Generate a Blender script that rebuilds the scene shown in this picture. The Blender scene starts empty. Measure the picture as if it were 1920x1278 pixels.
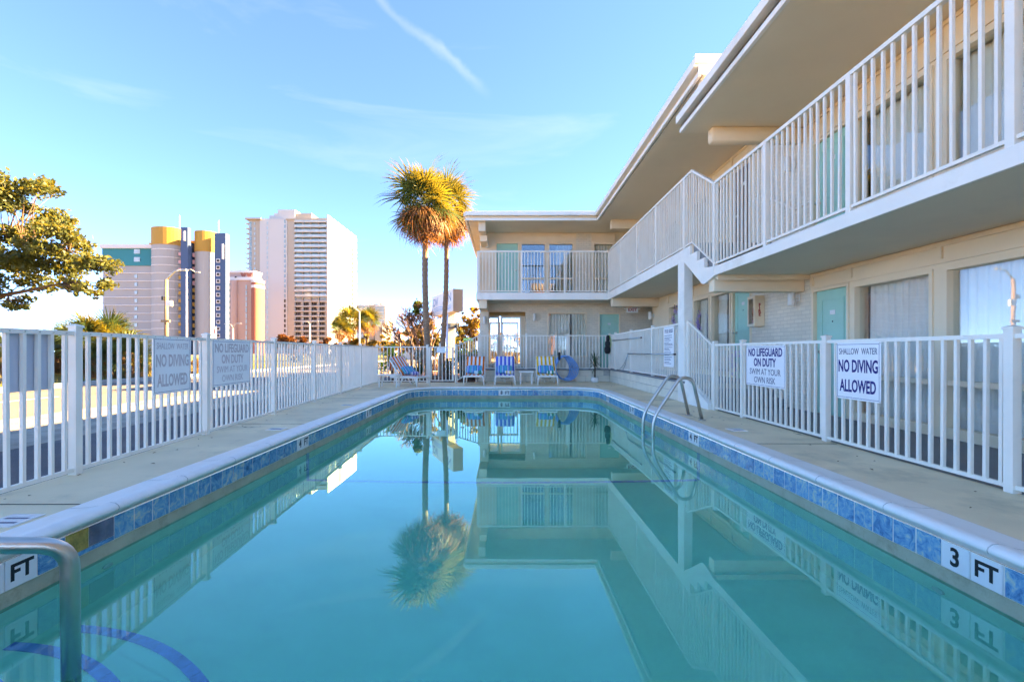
import bpy, bmesh, math, random
from math import sin, cos, tan, pi, radians, sqrt, atan2, exp
from mathutils import Vector, Matrix

# ------------------------------------------------------------------ camera, sky, sun, exposure
D = bpy.data
S = bpy.context.scene
COL = S.collection
random.seed(11)
FPX = 840.0                      # focal length in pixels of the 1920 px photograph
VX, VY = 947.0, 659.0            # vanishing point of the pool axis
CAMZ = 1.0
cam_d = D.cameras.new('camera')
cam = D.objects.new('camera', cam_d)
COL.objects.link(cam)
cam.location = (0, 0, CAMZ)
cam.rotation_euler = (radians(90), 0, 0)
cam_d.sensor_width = 36.0
cam_d.lens = FPX * 36.0 / 1920.0
cam_d.shift_x = (960.0 - VX) / 1920.0
cam_d.shift_y = (VY - 639.0) / 1920.0
cam_d.clip_start = 0.05
cam_d.clip_end = 3000.0
S.camera = cam

SUN_AZ = radians(78.0)           # to the right of the view axis (+Y)
SUN_EL = radians(29.5)
world = D.worlds.new('World')
S.world = world
world.use_nodes = True
wn = world.node_tree
wn.nodes.clear()
out = wn.nodes.new('ShaderNodeOutputWorld')
bg = wn.nodes.new('ShaderNodeBackground')
sky = wn.nodes.new('ShaderNodeTexSky')
sky.sky_type = 'NISHITA'
sky.sun_disc = False
sky.sun_elevation = SUN_EL
sky.sun_rotation = SUN_AZ
sky.air_density = 0.2
sky.dust_density = 0.0
sky.ozone_density = 3.5
bg.inputs['Strength'].default_value = 0.15
# thin streaks of cirrus, laid out by sky direction
tc = wn.nodes.new('ShaderNodeTexCoord')
mp = wn.nodes.new('ShaderNodeMapping')
mp.inputs['Rotation'].default_value = (0.3, -0.75, 0.5)
mp.inputs['Scale'].default_value = (0.8, 2.2, 5.0)
nz = wn.nodes.new('ShaderNodeTexNoise')
nz.inputs['Scale'].default_value = 1.7
nz.inputs['Detail'].default_value = 7.0
nz.inputs['Roughness'].default_value = 0.58
nz.inputs['Distortion'].default_value = 0.6
rp = wn.nodes.new('ShaderNodeValToRGB')
rp.color_ramp.elements[0].position = 0.60
rp.color_ramp.elements[0].color = (0, 0, 0, 1)
rp.color_ramp.elements[1].position = 0.92
rp.color_ramp.elements[1].color = (0.15, 0.15, 0.15, 1)
mx = wn.nodes.new('ShaderNodeMix')
mx.data_type = 'RGBA'
mx.inputs['B'].default_value = (1.1, 1.2, 1.4, 1)
wn.links.new(tc.outputs['Generated'], mp.inputs['Vector'])
wn.links.new(mp.outputs['Vector'], nz.inputs['Vector'])
wn.links.new(nz.outputs['Fac'], rp.inputs['Fac'])
wn.links.new(rp.outputs['Color'], mx.inputs['Factor'])
gm = wn.nodes.new('ShaderNodeGamma'); gm.inputs['Gamma'].default_value = 0.75
hsn = wn.nodes.new('ShaderNodeHueSaturation'); hsn.inputs['Saturation'].default_value = 1.27; hsn.inputs['Value'].default_value = 1.05; hsn.inputs['Hue'].default_value = 0.507
wn.links.new(sky.outputs['Color'], gm.inputs['Color'])
wn.links.new(gm.outputs['Color'], hsn.inputs['Color'])
wn.links.new(hsn.outputs['Color'], mx.inputs['A'])
# one thin vapour streak high in the middle of the sky
def vdir(x, y):
    return Vector(((x - VX) / FPX, 1.0, (VY - y) / FPX)).normalized()


n_ = vdir(700, -12).cross(vdir(872, 140)).normalized()
m_ = vdir(780, 55)
def vmath(op, a, b=None):
    q = wn.nodes.new('ShaderNodeVectorMath'); q.operation = op
    wn.links.new(a, q.inputs[0])
    if b is not None: q.inputs[1].default_value = b
    return q
def fmath(op, a, b):
    q = wn.nodes.new('ShaderNodeMath'); q.operation = op; q.use_clamp = False
    for i_, v_ in ((0, a), (1, b)):
        if isinstance(v_, (int, float)): q.inputs[i_].default_value = v_
        else: wn.links.new(v_, q.inputs[i_])
    return q.outputs[0]
def ramp01(v, a, b):
    q = wn.nodes.new('ShaderNodeMapRange'); q.interpolation_type = 'SMOOTHSTEP'
    q.inputs['From Min'].default_value = a; q.inputs['From Max'].default_value = b
    wn.links.new(v, q.inputs['Value'])
    return q.outputs['Result']
nz2 = wn.nodes.new('ShaderNodeTexNoise'); nz2.inputs['Scale'].default_value = 14.0; nz2.inputs['Detail'].default_value = 5.0
wn.links.new(tc.outputs['Generated'], nz2.inputs['Vector'])
off_ = fmath('ABSOLUTE', fmath('ADD', vmath('DOT_PRODUCT', tc.outputs['Generated'], n_).outputs['Value'], fmath('MULTIPLY', fmath('SUBTRACT', nz2.outputs['Fac'], 0.5), 0.045)), 0.0)
band_ = ramp01(off_, 0.013, 0.0)
len_ = ramp01(vmath('DOT_PRODUCT', tc.outputs['Generated'], m_).outputs['Value'], 0.984, 0.996)
amt_ = fmath('MULTIPLY', fmath('MULTIPLY', band_, len_), fmath('MULTIPLY', nz2.outputs['Fac'], 0.19))
mx2 = wn.nodes.new('ShaderNodeMix'); mx2.data_type = 'RGBA'; mx2.inputs['B'].default_value = (0.95, 1.05, 1.2, 1)
wn.links.new(amt_, mx2.inputs['Factor'])
wn.links.new(mx.outputs['Result'], mx2.inputs['A'])
wn.links.new(mx2.outputs['Result'], bg.inputs['Color'])
wn.links.new(bg.outputs['Background'], out.inputs['Surface'])

sun_d = D.lights.new('sun', 'SUN')
sun_d.energy = 5.0
sun_d.color = (1.0, 0.72, 0.44)
sun_d.angle = radians(0.5)
sun = D.objects.new('sun', sun_d)
COL.objects.link(sun)
sv = Vector((sin(SUN_AZ) * cos(SUN_EL), cos(SUN_AZ) * cos(SUN_EL), sin(SUN_EL)))
sun.rotation_euler = sv.to_track_quat('Z', 'Y').to_euler()
sun.location = (10, 40, 30)

S.view_settings.view_transform = 'Standard'
S.view_settings.look = 'None'
S.view_settings.gamma = 1.0
S.view_settings.exposure = 3.72
S.view_settings.use_white_balance = True      # the photograph is balanced for the open shade
S.view_settings.white_balance_temperature = 9600.0
S.view_settings.white_balance_tint = 11.0
S.render.engine = 'CYCLES'
S.cycles.use_denoising = True
S.cycles.max_bounces = 8
S.cycles.diffuse_bounces = 3
S.cycles.glossy_bounces = 3
S.cycles.transmission_bounces = 5
S.cycles.transparent_max_bounces = 14
S.cycles.use_adaptive_sampling = True
S.cycles.adaptive_threshold = 0.03
S.cycles.sample_clamp_indirect = 8.0

# ------------------------------------------------------------------ helpers
I4 = Matrix.Identity(4)
WM = {}


def px(x, d):                    # pixel column -> X at depth d
    return (x - VX) * d / FPX


def pz(y, d):                    # pixel row -> Z at depth d
    return CAMZ - (y - VY) * d / FPX


def link(o, parent=None, w=None):
    w = (w or I4).copy()
    COL.objects.link(o)
    if parent is not None:
        o.parent = parent
        o.matrix_parent_inverse = WM[parent.name].inverted()
    o.matrix_basis = w
    WM[o.name] = w
    return o


def tag(o, label=None, cat=None, group=None, kind=None):
    if label: o['label'] = label
    if cat: o['category'] = cat
    if group: o['group'] = group
    if kind: o['kind'] = kind
    return o


def thing(name, loc, label, cat, group=None, rz=0.0):
    o = D.objects.new(name, None)
    o.empty_display_size = 0.2
    link(o, None, Matrix.Translation(Vector(loc)) @ Matrix.Rotation(rz, 4, 'Z'))
    return tag(o, label, cat, group)


def inst(name, mesh, parent=None, w=None):
    return link(D.objects.new(name, mesh), parent, w)


def T(x, y, z):
    return Matrix.Translation((x, y, z))


def RZ(a):
    return Matrix.Rotation(a, 4, 'Z')


def frame(origin, right, up, normal):
    m = Matrix.Identity(4)
    for i in range(3):
        m[i][0] = right[i]; m[i][1] = up[i]; m[i][2] = normal[i]; m[i][3] = origin[i]
    return m


class MB:
    def __init__(self):
        self.v = []; self.f = []; self.m = []

    def add(self, vs, fs, mi=0):
        b = len(self.v)
        self.v.extend([tuple(p) for p in vs])
        self.f.extend([tuple(b + i for i in f) for f in fs])
        self.m.extend([mi] * len(fs))
        return self

    def hexa(self, p, mi=0):     # p: 4 bottom (ccw from above), 4 top
        return self.add(p, [(3, 2, 1, 0), (4, 5, 6, 7), (0, 1, 5, 4), (1, 2, 6, 5), (2, 3, 7, 6), (3, 0, 4, 7)], mi)

    def box(self, x0, x1, y0, y1, z0, z1, mi=0):
        if x0 > x1: x0, x1 = x1, x0
        if y0 > y1: y0, y1 = y1, y0
        if z0 > z1: z0, z1 = z1, z0
        return self.hexa([(x0, y0, z0), (x1, y0, z0), (x1, y1, z0), (x0, y1, z0),
                          (x0, y0, z1), (x1, y0, z1), (x1, y1, z1), (x0, y1, z1)], mi)

    def prism(self, poly, z0, z1, mi=0):     # poly ccw in xy
        n = len(poly)
        vs = [(x, y, z0) for x, y in poly] + [(x, y, z1) for x, y in poly]
        fs = [tuple(reversed(range(n))), tuple(range(n, 2 * n))]
        fs += [(i, (i + 1) % n, n + (i + 1) % n, n + i) for i in range(n)]
        return self.add(vs, fs, mi)

    def tube(self, pts, r, n=8, mi=0, cap=True):
        pts = [Vector(p) for p in pts]
        k = len(pts)
        rs = r if isinstance(r, (list, tuple)) else [r] * k
        t0 = (pts[1] - pts[0]).normalized()
        ref = Vector((0, 0, 1)) if abs(t0.z) < 0.9 else Vector((1, 0, 0))
        u = t0.cross(ref).normalized()
        vs = []
        for i in range(k):
            if i == 0: t = pts[1] - pts[0]
            elif i == k - 1: t = pts[-1] - pts[-2]
            else: t = (pts[i + 1] - pts[i]).normalized() + (pts[i] - pts[i - 1]).normalized()
            t = t.normalized() if t.length > 1e-9 else t0
            u = u - t * u.dot(t)
            u = u.normalized() if u.length > 1e-9 else t.orthogonal().normalized()
            w = t.cross(u)
            for j in range(n):
                a = 2 * pi * j / n
                vs.append(pts[i] + (u * cos(a) + w * sin(a)) * rs[i])
        fs = []
        for i in range(k - 1):
            for j in range(n):
                a = i * n + j; b = i * n + (j + 1) % n
                fs.append((a, b, b + n, a + n))
        if cap:
            fs.append(tuple(reversed(range(n))))
            fs.append(tuple(range((k - 1) * n, k * n)))
        return self.add(vs, fs, mi)

    def lathe(self, prof, n=16, mi=0, c=(0, 0, 0)):
        vs = []
        for r, z in prof:
            for j in range(n):
                a = 2 * pi * j / n
                vs.append((c[0] + r * cos(a), c[1] + r * sin(a), c[2] + z))
        fs = []
        for i in range(len(prof) - 1):
            for j in range(n):
                a = i * n + j; b = i * n + (j + 1) % n
                fs.append((a, b, b + n, a + n))
        fs.append(tuple(reversed(range(n))))
        fs.append(tuple(range((len(prof) - 1) * n, len(prof) * n)))
        return self.add(vs, fs, mi)

    def mesh(self, name, mats, bevel=0.0, smooth=False, seg=1):
        me = D.meshes.new(name)
        me.from_pydata(self.v, [], self.f)
        for mm in (mats if isinstance(mats, (list, tuple)) else [mats]):
            me.materials.append(mm)
        if len(me.materials) > 1:
            me.polygons.foreach_set('material_index', self.m)
        if bevel > 0:
            b = bmesh.new(); b.from_mesh(me)
            bmesh.ops.bevel(b, geom=list(b.edges), offset=bevel, segments=seg, affect='EDGES', profile=0.6, clamp_overlap=True)
            b.to_mesh(me); b.free()
        if smooth:
            me.polygons.foreach_set('use_smooth', [True] * len(me.polygons))
        me.update()
        return me

    def build(self, name, mats, parent=None, w=None, bevel=0.0, smooth=False, seg=1):
        return link(D.objects.new(name, self.mesh(name, mats, bevel, smooth, seg)), parent, w)


def boxo(name, m, parent, x0, x1, y0, y1, z0, z1, bevel=0.0, seg=1):
    return MB().box(x0, x1, y0, y1, z0, z1).build(name, m, parent, None, bevel, False, seg)


# ------------------------------------------------------------------ materials
def newmat(name):
    m = D.materials.new(name)
    m.use_nodes = True
    nt = m.node_tree
    return m, nt, nt.nodes['Principled BSDF']


def M(name, col, rough=0.6, var=0.08, scale=3.0, bump=0.0, bscale=60.0, metal=0.0, spec=0.4, rand=0.0,
      dirt=None, dirt_amt=0.35, dirt_scale=1.2, detail=5.0, stretch=(1, 1, 1), coords='POS'):
    m, nt, b = newmat(name)
    L = nt.links
    if coords == 'POS':
        g = nt.nodes.new('ShaderNodeNewGeometry'); vec = g.outputs['Position']
    else:
        g = nt.nodes.new('ShaderNodeTexCoord'); vec = g.outputs['Object']
    mp_ = nt.nodes.new('ShaderNodeMapping')
    mp_.inputs['Scale'].default_value = stretch
    L.new(vec, mp_.inputs['Vector'])
    vec = mp_.outputs['Vector']
    n1 = nt.nodes.new('ShaderNodeTexNoise')
    n1.inputs['Scale'].default_value = scale
    n1.inputs['Detail'].default_value = detail
    L.new(vec, n1.inputs['Vector'])
    r = nt.nodes.new('ShaderNodeValToRGB')
    r.color_ramp.elements[0].position = 0.3
    r.color_ramp.elements[1].position = 0.7
    c = Vector(col)
    r.color_ramp.elements[0].color = tuple(max(0, x * (1 - var)) for x in c) + (1,)
    r.color_ramp.elements[1].color = tuple(min(1, x * (1 + var)) for x in c) + (1,)
    L.new(n1.outputs['Fac'], r.inputs['Fac'])
    colout = r.outputs['Color']
    if dirt:
        n2 = nt.nodes.new('ShaderNodeTexNoise')
        n2.inputs['Scale'].default_value = dirt_scale
        n2.inputs['Detail'].default_value = 8.0
        n2.inputs['Roughness'].default_value = 0.7
        L.new(vec, n2.inputs['Vector'])
        r2 = nt.nodes.new('ShaderNodeValToRGB')
        r2.color_ramp.elements[0].position = 0.52
        r2.color_ramp.elements[0].color = (0, 0, 0, 1)
        r2.color_ramp.elements[1].position = 0.78
        r2.color_ramp.elements[1].color = (dirt_amt,) * 3 + (1,)
        L.new(n2.outputs['Fac'], r2.inputs['Fac'])
        x = nt.nodes.new('ShaderNodeMix'); x.data_type = 'RGBA'
        L.new(r2.outputs['Color'], x.inputs['Factor'])
        L.new(colout, x.inputs['A'])
        x.inputs['B'].default_value = tuple(dirt) + (1,)
        colout = x.outputs['Result']
    if rand > 0:
        oi = nt.nodes.new('ShaderNodeObjectInfo')
        mr = nt.nodes.new('ShaderNodeMapRange')
        mr.inputs['To Min'].default_value = 1 - rand
        mr.inputs['To Max'].default_value = 1 + rand
        L.new(oi.outputs['Random'], mr.inputs['Value'])
        hs = nt.nodes.new('ShaderNodeHueSaturation')
        L.new(mr.outputs['Result'], hs.inputs['Value'])
        L.new(colout, hs.inputs['Color'])
        colout = hs.outputs['Color']
    L.new(colout, b.inputs['Base Color'])
    b.inputs['Roughness'].default_value = rough
    b.inputs['Metallic'].default_value = metal
    b.inputs['Specular IOR Level'].default_value = spec
    if bump > 0:
        n3 = nt.nodes.new('ShaderNodeTexNoise')
        n3.inputs['Scale'].default_value = bscale
        n3.inputs['Detail'].default_value = 4.0
        L.new(vec, n3.inputs['Vector'])
        bp = nt.nodes.new('ShaderNodeBump')
        bp.inputs['Strength'].default_value = bump
        bp.inputs['Distance'].default_value = 0.01
        L.new(n3.outputs['Fac'], bp.inputs['Height'])
        L.new(bp.outputs['Normal'], b.inputs['Normal'])
    return m


def brick_mat(name, col, axis, bw=0.2, bh=0.068, depth=0.35, var=0.05):
    m, nt, b = newmat(name)
    L = nt.links
    g = nt.nodes.new('ShaderNodeNewGeometry')
    sx = nt.nodes.new('ShaderNodeSeparateXYZ')
    cb = nt.nodes.new('ShaderNodeCombineXYZ')
    L.new(g.outputs['Position'], sx.inputs['Vector'])
    L.new(sx.outputs['Y' if axis == 'X' else 'X'], cb.inputs['X'])
    L.new(sx.outputs['Z'], cb.inputs['Y'])
    bt = nt.nodes.new('ShaderNodeTexBrick')
    bt.inputs['Scale'].default_value = 1.0
    bt.inputs['Brick Width'].default_value = bw
    bt.inputs['Row Height'].default_value = bh
    bt.inputs['Mortar Size'].default_value = 0.006
    bt.inputs['Mortar Smooth'].default_value = 0.3
    bt.inputs['Color1'].default_value = tuple(x * (1 + var) for x in col) + (1,)
    bt.inputs['Color2'].default_value = tuple(x * (1 - var) for x in col) + (1,)
    bt.inputs['Mortar'].default_value = tuple(x * 0.82 for x in col) + (1,)
    L.new(cb.outputs['Vector'], bt.inputs['Vector'])
    n1 = nt.nodes.new('ShaderNodeTexNoise')
    n1.inputs['Scale'].default_value = 2.0
    n1.inputs['Detail'].default_value = 6.0
    L.new(g.outputs['Position'], n1.inputs['Vector'])
    hs = nt.nodes.new('ShaderNodeHueSaturation')
    mr = nt.nodes.new('ShaderNodeMapRange')
    mr.inputs['From Min'].default_value = 0.25
    mr.inputs['From Max'].default_value = 0.75
    mr.inputs['To Min'].default_value = 0.93
    mr.inputs['To Max'].default_value = 1.06
    L.new(n1.outputs['Fac'], mr.inputs['Value'])
    L.new(mr.outputs['Result'], hs.inputs['Value'])
    L.new(bt.outputs['Color'], hs.inputs['Color'])
    L.new(hs.outputs['Color'], b.inputs['Base Color'])
    bp = nt.nodes.new('ShaderNodeBump')
    bp.invert = True
    bp.inputs['Strength'].default_value = depth
    bp.inputs['Distance'].default_value = 0.008
    L.new(bt.outputs['Fac'], bp.inputs['Height'])
    L.new(bp.outputs['Normal'], b.inputs['Normal'])
    b.inputs['Roughness'].default_value = 0.65
    return m


def stripe_mat(name, cols, period, axis='X', rough=0.8, thin=None, offset=0.0):
    """Woven stripes across the local axis; cols is a list of (position 0..1, colour)."""
    m, nt, b = newmat(name)
    L = nt.links
    t = nt.nodes.new('ShaderNodeTexCoord')
    s = nt.nodes.new('ShaderNodeSeparateXYZ')
    L.new(t.outputs['Object'], s.inputs['Vector'])
    a = nt.nodes.new('ShaderNodeMath'); a.operation = 'ADD'; a.inputs[1].default_value = 10.0 * period + offset
    L.new(s.outputs[axis], a.inputs[0])
    d = nt.nodes.new('ShaderNodeMath'); d.operation = 'DIVIDE'; d.inputs[1].default_value = period
    L.new(a.outputs[0], d.inputs[0])
    fr = nt.nodes.new('ShaderNodeMath'); fr.operation = 'FRACT'
    L.new(d.outputs[0], fr.inputs[0])
    r = nt.nodes.new('ShaderNodeValToRGB')
    r.color_ramp.interpolation = 'CONSTANT'
    els = r.color_ramp.elements
    while len(els) < len(cols): els.new(0.5)
    for e, (p, c) in zip(els, cols):
        e.position = p; e.color = tuple(c) + (1,)
    L.new(fr.outputs[0], r.inputs['Fac'])
    L.new(r.outputs['Color'], b.inputs['Base Color'])
    b.inputs['Roughness'].default_value = rough
    b.inputs['Specular IOR Level'].default_value = 0.15
    n3 = nt.nodes.new('ShaderNodeTexNoise'); n3.inputs['Scale'].default_value = 120.0
    L.new(t.outputs['Object'], n3.inputs['Vector'])
    n4 = nt.nodes.new('ShaderNodeTexNoise'); n4.inputs['Scale'].default_value = 9.0
    L.new(t.outputs['Object'], n4.inputs['Vector'])
    ad = nt.nodes.new('ShaderNodeMath'); ad.operation = 'MULTIPLY_ADD'; ad.inputs[1].default_value = 3.0
    L.new(n4.outputs['Fac'], ad.inputs[0]); L.new(n3.outputs['Fac'], ad.inputs[2])
    bp = nt.nodes.new('ShaderNodeBump'); bp.inputs['Strength'].default_value = 0.35; bp.inputs['Distance'].default_value = 0.01
    L.new(ad.outputs[0], bp.inputs['Height']); L.new(bp.outputs['Normal'], b.inputs['Normal'])
    return m


def leaf_mat(name, c1, c2, trans=0.4, tcol=None, scale=1.5):
    m = D.materials.new(name); m.use_nodes = True
    nt = m.node_tree; nt.nodes.clear(); L = nt.links
    o = nt.nodes.new('ShaderNodeOutputMaterial')
    g = nt.nodes.new('ShaderNodeNewGeometry')
    n1 = nt.nodes.new('ShaderNodeTexNoise'); n1.inputs['Scale'].default_value = scale; n1.inputs['Detail'].default_value = 6
    L.new(g.outputs['Position'], n1.inputs['Vector'])
    r = nt.nodes.new('ShaderNodeValToRGB')
    r.color_ramp.elements[0].position = 0.35; r.color_ramp.elements[1].position = 0.65
    r.color_ramp.elements[0].color = tuple(c1) + (1,); r.color_ramp.elements[1].color = tuple(c2) + (1,)
    L.new(n1.outputs['Fac'], r.inputs['Fac'])
    d = nt.nodes.new('ShaderNodeBsdfPrincipled'); d.inputs['Roughness'].default_value = 0.5
    d.inputs['Specular IOR Level'].default_value = 0.35
    L.new(r.outputs['Color'], d.inputs['Base Color'])
    t = nt.nodes.new('ShaderNodeBsdfTranslucent')
    if tcol: t.inputs['Color'].default_value = tuple(tcol) + (1,)
    else: L.new(r.outputs['Color'], t.inputs['Color'])
    x = nt.nodes.new('ShaderNodeMixShader'); x.inputs['Fac'].default_value = trans
    L.new(d.outputs[0], x.inputs[1]); L.new(t.outputs[0], x.inputs[2]); L.new(x.outputs[0], o.inputs['Surface'])
    return m


def glass_mat(name, tint=(0.95, 0.97, 0.97), refl=1.0, rough=0.01):
    m = D.materials.new(name); m.use_nodes = True
    nt = m.node_tree; nt.nodes.clear(); L = nt.links
    o = nt.nodes.new('ShaderNodeOutputMaterial')
    t = nt.nodes.new('ShaderNodeBsdfTransparent'); t.inputs['Color'].default_value = tuple(tint) + (1,)
    gl = nt.nodes.new('ShaderNodeBsdfGlossy'); gl.inputs['Roughness'].default_value = rough
    g = nt.nodes.new('ShaderNodeNewGeometry')
    n1 = nt.nodes.new('ShaderNodeTexNoise'); n1.inputs['Scale'].default_value = 0.8
    L.new(g.outputs['Position'], n1.inputs['Vector'])
    bp = nt.nodes.new('ShaderNodeBump'); bp.inputs['Strength'].default_value = 0.06; bp.inputs['Distance'].default_value = 0.05
    L.new(n1.outputs['Fac'], bp.inputs['Height']); L.new(bp.outputs['Normal'], gl.inputs['Normal'])
    dt = nt.nodes.new('ShaderNodeVectorMath'); dt.operation = 'DOT_PRODUCT'
    L.new(g.outputs['Normal'], dt.inputs[0]); L.new(g.outputs['Incoming'], dt.inputs[1])
    ab = nt.nodes.new('ShaderNodeMath'); ab.operation = 'ABSOLUTE'; L.new(dt.outputs['Value'], ab.inputs[0])
    om = nt.nodes.new('ShaderNodeMath'); om.operation = 'SUBTRACT'; om.inputs[0].default_value = 1.0; L.new(ab.outputs[0], om.inputs[1])
    pw = nt.nodes.new('ShaderNodeMath'); pw.operation = 'POWER'; pw.inputs[1].default_value = 4.0; L.new(om.outputs[0], pw.inputs[0])
    k = nt.nodes.new('ShaderNodeMath'); k.operation = 'MULTIPLY_ADD'; k.use_clamp = True
    k.inputs[1].default_value = 0.9; k.inputs[2].default_value = 0.09 * refl
    L.new(pw.outputs[0], k.inputs[0])
    x = nt.nodes.new('ShaderNodeMixShader')
    L.new(k.outputs[0], x.inputs['Fac']); L.new(t.outputs[0], x.inputs[1]); L.new(gl.outputs[0], x.inputs[2])
    L.new(x.outputs[0], o.inputs['Surface'])
    return m


WHITE = M('white_painted_metal', (0.88, 0.80, 0.68), 0.4, 0.04, 2.5, 0.04, 150, dirt=(0.45, 0.36, 0.26), dirt_amt=0.18, dirt_scale=3.0)
FASCIA = M('white_fascia_paint', (0.87, 0.81, 0.71), 0.55, 0.04, 1.2, 0.08, 40, dirt=(0.5, 0.40, 0.28), dirt_amt=0.4, dirt_scale=1.6)
CREAM = M('cream_wall_paint', (0.86, 0.68, 0.47), 0.6, 0.05, 1.3, 0.06, 60, dirt=(0.5, 0.4, 0.28), dirt_amt=0.15)
SOFFIT = M('soffit_paint', (0.88, 0.73, 0.53), 0.75, 0.05, 0.6, 0.05, 120, dirt=(0.42, 0.37, 0.3), dirt_amt=0.2, dirt_scale=0.5)
BRICKX = brick_mat('painted_brick_side', (0.78, 0.67, 0.52), 'X')
BRICKY = brick_mat('painted_brick_front', (0.78, 0.66, 0.50), 'Y')
BLOCK = M('painted_block', (0.78, 0.68, 0.53), 0.7, 0.06, 4, 0.25, 90, rand=0.03, dirt=(0.35, 0.3, 0.22), dirt_amt=0.3, dirt_scale=2.5)
MORTAR = M('grey_mortar', (0.45, 0.41, 0.35), 0.9, 0.1, 10, 0.2, 80)
DECK = M('tan_deck_paint', (0.84, 0.65, 0.41), 0.65, 0.12, 1.4, 0.25, 90, dirt=(0.30, 0.25, 0.16), dirt_amt=0.7, dirt_scale=1.1, detail=12)


def add_cracks(m, scale=0.42, width=0.006, col=(0.16, 0.12, 0.08)):
    nt = m.node_tree; L = nt.links
    b = nt.nodes['Principled BSDF']
    src = b.inputs['Base Color'].links[0].from_socket
    g = nt.nodes.new('ShaderNodeNewGeometry')
    n = nt.nodes.new('ShaderNodeTexNoise'); n.inputs['Scale'].default_value = 2.5; n.inputs['Detail'].default_value = 6
    L.new(g.outputs['Position'], n.inputs['Vector'])
    ad = nt.nodes.new('ShaderNodeVectorMath'); ad.operation = 'MULTIPLY_ADD'
    L.new(n.outputs['Color'], ad.inputs[0]); ad.inputs[1].default_value = (0.5, 0.5, 0.0); L.new(g.outputs['Position'], ad.inputs[2])
    v = nt.nodes.new('ShaderNodeTexVoronoi'); v.feature = 'DISTANCE_TO_EDGE'; v.inputs['Scale'].default_value = scale
    L.new(ad.outputs[0], v.inputs['Vector'])
    n2 = nt.nodes.new('ShaderNodeTexNoise'); n2.inputs['Scale'].default_value = 0.9
    L.new(g.outputs['Position'], n2.inputs['Vector'])
    r = nt.nodes.new('ShaderNodeMapRange'); r.inputs['From Min'].default_value = width; r.inputs['From Max'].default_value = 0.0
    L.new(v.outputs['Distance'], r.inputs['Value'])
    r2 = nt.nodes.new('ShaderNodeMapRange'); r2.inputs['From Min'].default_value = 0.5; r2.inputs['From Max'].default_value = 0.6
    L.new(n2.outputs['Fac'], r2.inputs['Value'])
    mu = nt.nodes.new('ShaderNodeMath'); mu.operation = 'MULTIPLY'
    L.new(r.outputs[0], mu.inputs[0]); L.new(r2.outputs[0], mu.inputs[1])
    x = nt.nodes.new('ShaderNodeMix'); x.data_type = 'RGBA'
    L.new(mu.outputs[0], x.inputs['Factor']); L.new(src, x.inputs['A']); x.inputs['B'].default_value = col + (1,)
    L.new(x.outputs['Result'], b.inputs['Base Color'])


add_cracks(DECK)
WALK = M('grey_walkway_paint', (0.19, 0.20, 0.21), 0.55, 0.12, 1.2, 0.1, 90, dirt=(0.1, 0.1, 0.1), dirt_amt=0.4)
COPING = M('white_coping', (0.86, 0.81, 0.74), 0.45, 0.05, 2, 0.18, 30, dirt=(0.40, 0.36, 0.28), dirt_amt=0.28, dirt_scale=4.0)
GROUT = M('white_grout', (0.82, 0.77, 0.68), 0.8, 0.08, 6, 0.2, 80, dirt=(0.35, 0.28, 0.16), dirt_amt=0.4, dirt_scale=6)
BAND = M('waterline_plaster', (0.42, 0.42, 0.29), 0.75, 0.14, 5, 0.15, 70, dirt=(0.16, 0.11, 0.05), dirt_amt=0.6, dirt_scale=7)
PLASTER = M('pool_plaster', (0.48, 0.99, 0.79), 0.7, 0.08, 1.5, 0.05, 60, dirt=(0.30, 0.68, 0.66), dirt_amt=0.5, dirt_scale=0.8)
MINT = M('mint_door_paint', (0.32, 0.62, 0.50), 0.4, 0.04, 3, 0.04, 80)
BROWN = M('brown_door_paint', (0.10, 0.035, 0.018), 0.45, 0.1, 6)
BLACK = M('black_plastic', (0.012, 0.012, 0.014), 0.45, 0.1, 8)
STEEL = M('brushed_steel', (0.56, 0.52, 0.46), 0.28, 0.15, 12, 0.05, 200, metal=1.0, stretch=(1, 1, 0.3))
CHROME = M('door_hardware', (0.6, 0.55, 0.45), 0.3, 0.05, 10, metal=1.0)
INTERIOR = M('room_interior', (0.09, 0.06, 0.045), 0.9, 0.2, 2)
ASPHALT = M('asphalt_drive', (0.085, 0.085, 0.088), 0.85, 0.25, 1.2, 0.6, 120, dirt=(0.16, 0.15, 0.14), dirt_amt=0.3, detail=10)
SHOULDER = M('worn_shoulder', (0.33, 0.29, 0.23), 0.9, 0.3, 3.0, 0.9, 90, detail=12)
ROADM = M('road_asphalt', (0.12, 0.115, 0.11), 0.8, 0.3, 0.5, 0.6, 100, dirt=(0.15, 0.135, 0.12), dirt_amt=0.6, dirt_scale=0.25, stretch=(1, 0.12, 1), detail=10)
KERBM = M('kerb_concrete', (0.38, 0.36, 0.33), 0.85, 0.15, 2, 0.3, 60)
SOIL = M('dry_ground', (0.17, 0.13, 0.075), 0.95, 0.35, 0.6, 0.5, 30, dirt=(0.06, 0.09, 0.02), dirt_amt=0.8, dirt_scale=0.3, detail=10)
MULCH = M('red_brown_mulch', (0.11, 0.045, 0.022), 0.95, 0.5, 9, 1.0, 45, detail=10)
CURTAIN = M('cream_curtain', (0.88, 0.80, 0.66), 0.85, 0.04, 8, 0.05, 200, spec=0.1)
SHEER = M('white_sheer', (0.90, 0.84, 0.75), 0.85, 0.03, 8, spec=0.1)
CERAMIC = M('white_ceramic', (0.78, 0.77, 0.74), 0.25, 0.04, 5)
INK = M('blue_ink', (0.012, 0.012, 0.16), 0.5, 0.05, 5)
INKG = M('grey_blue_ink', (0.10, 0.11, 0.17), 0.5, 0.05, 5)
INKB = M('black_ink', (0.01, 0.01, 0.012), 0.5, 0.05, 5)
SIGNW = M('sign_white', (0.86, 0.84, 0.81), 0.35, 0.03, 2)
GLASS = glass_mat('window_glass')
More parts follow.
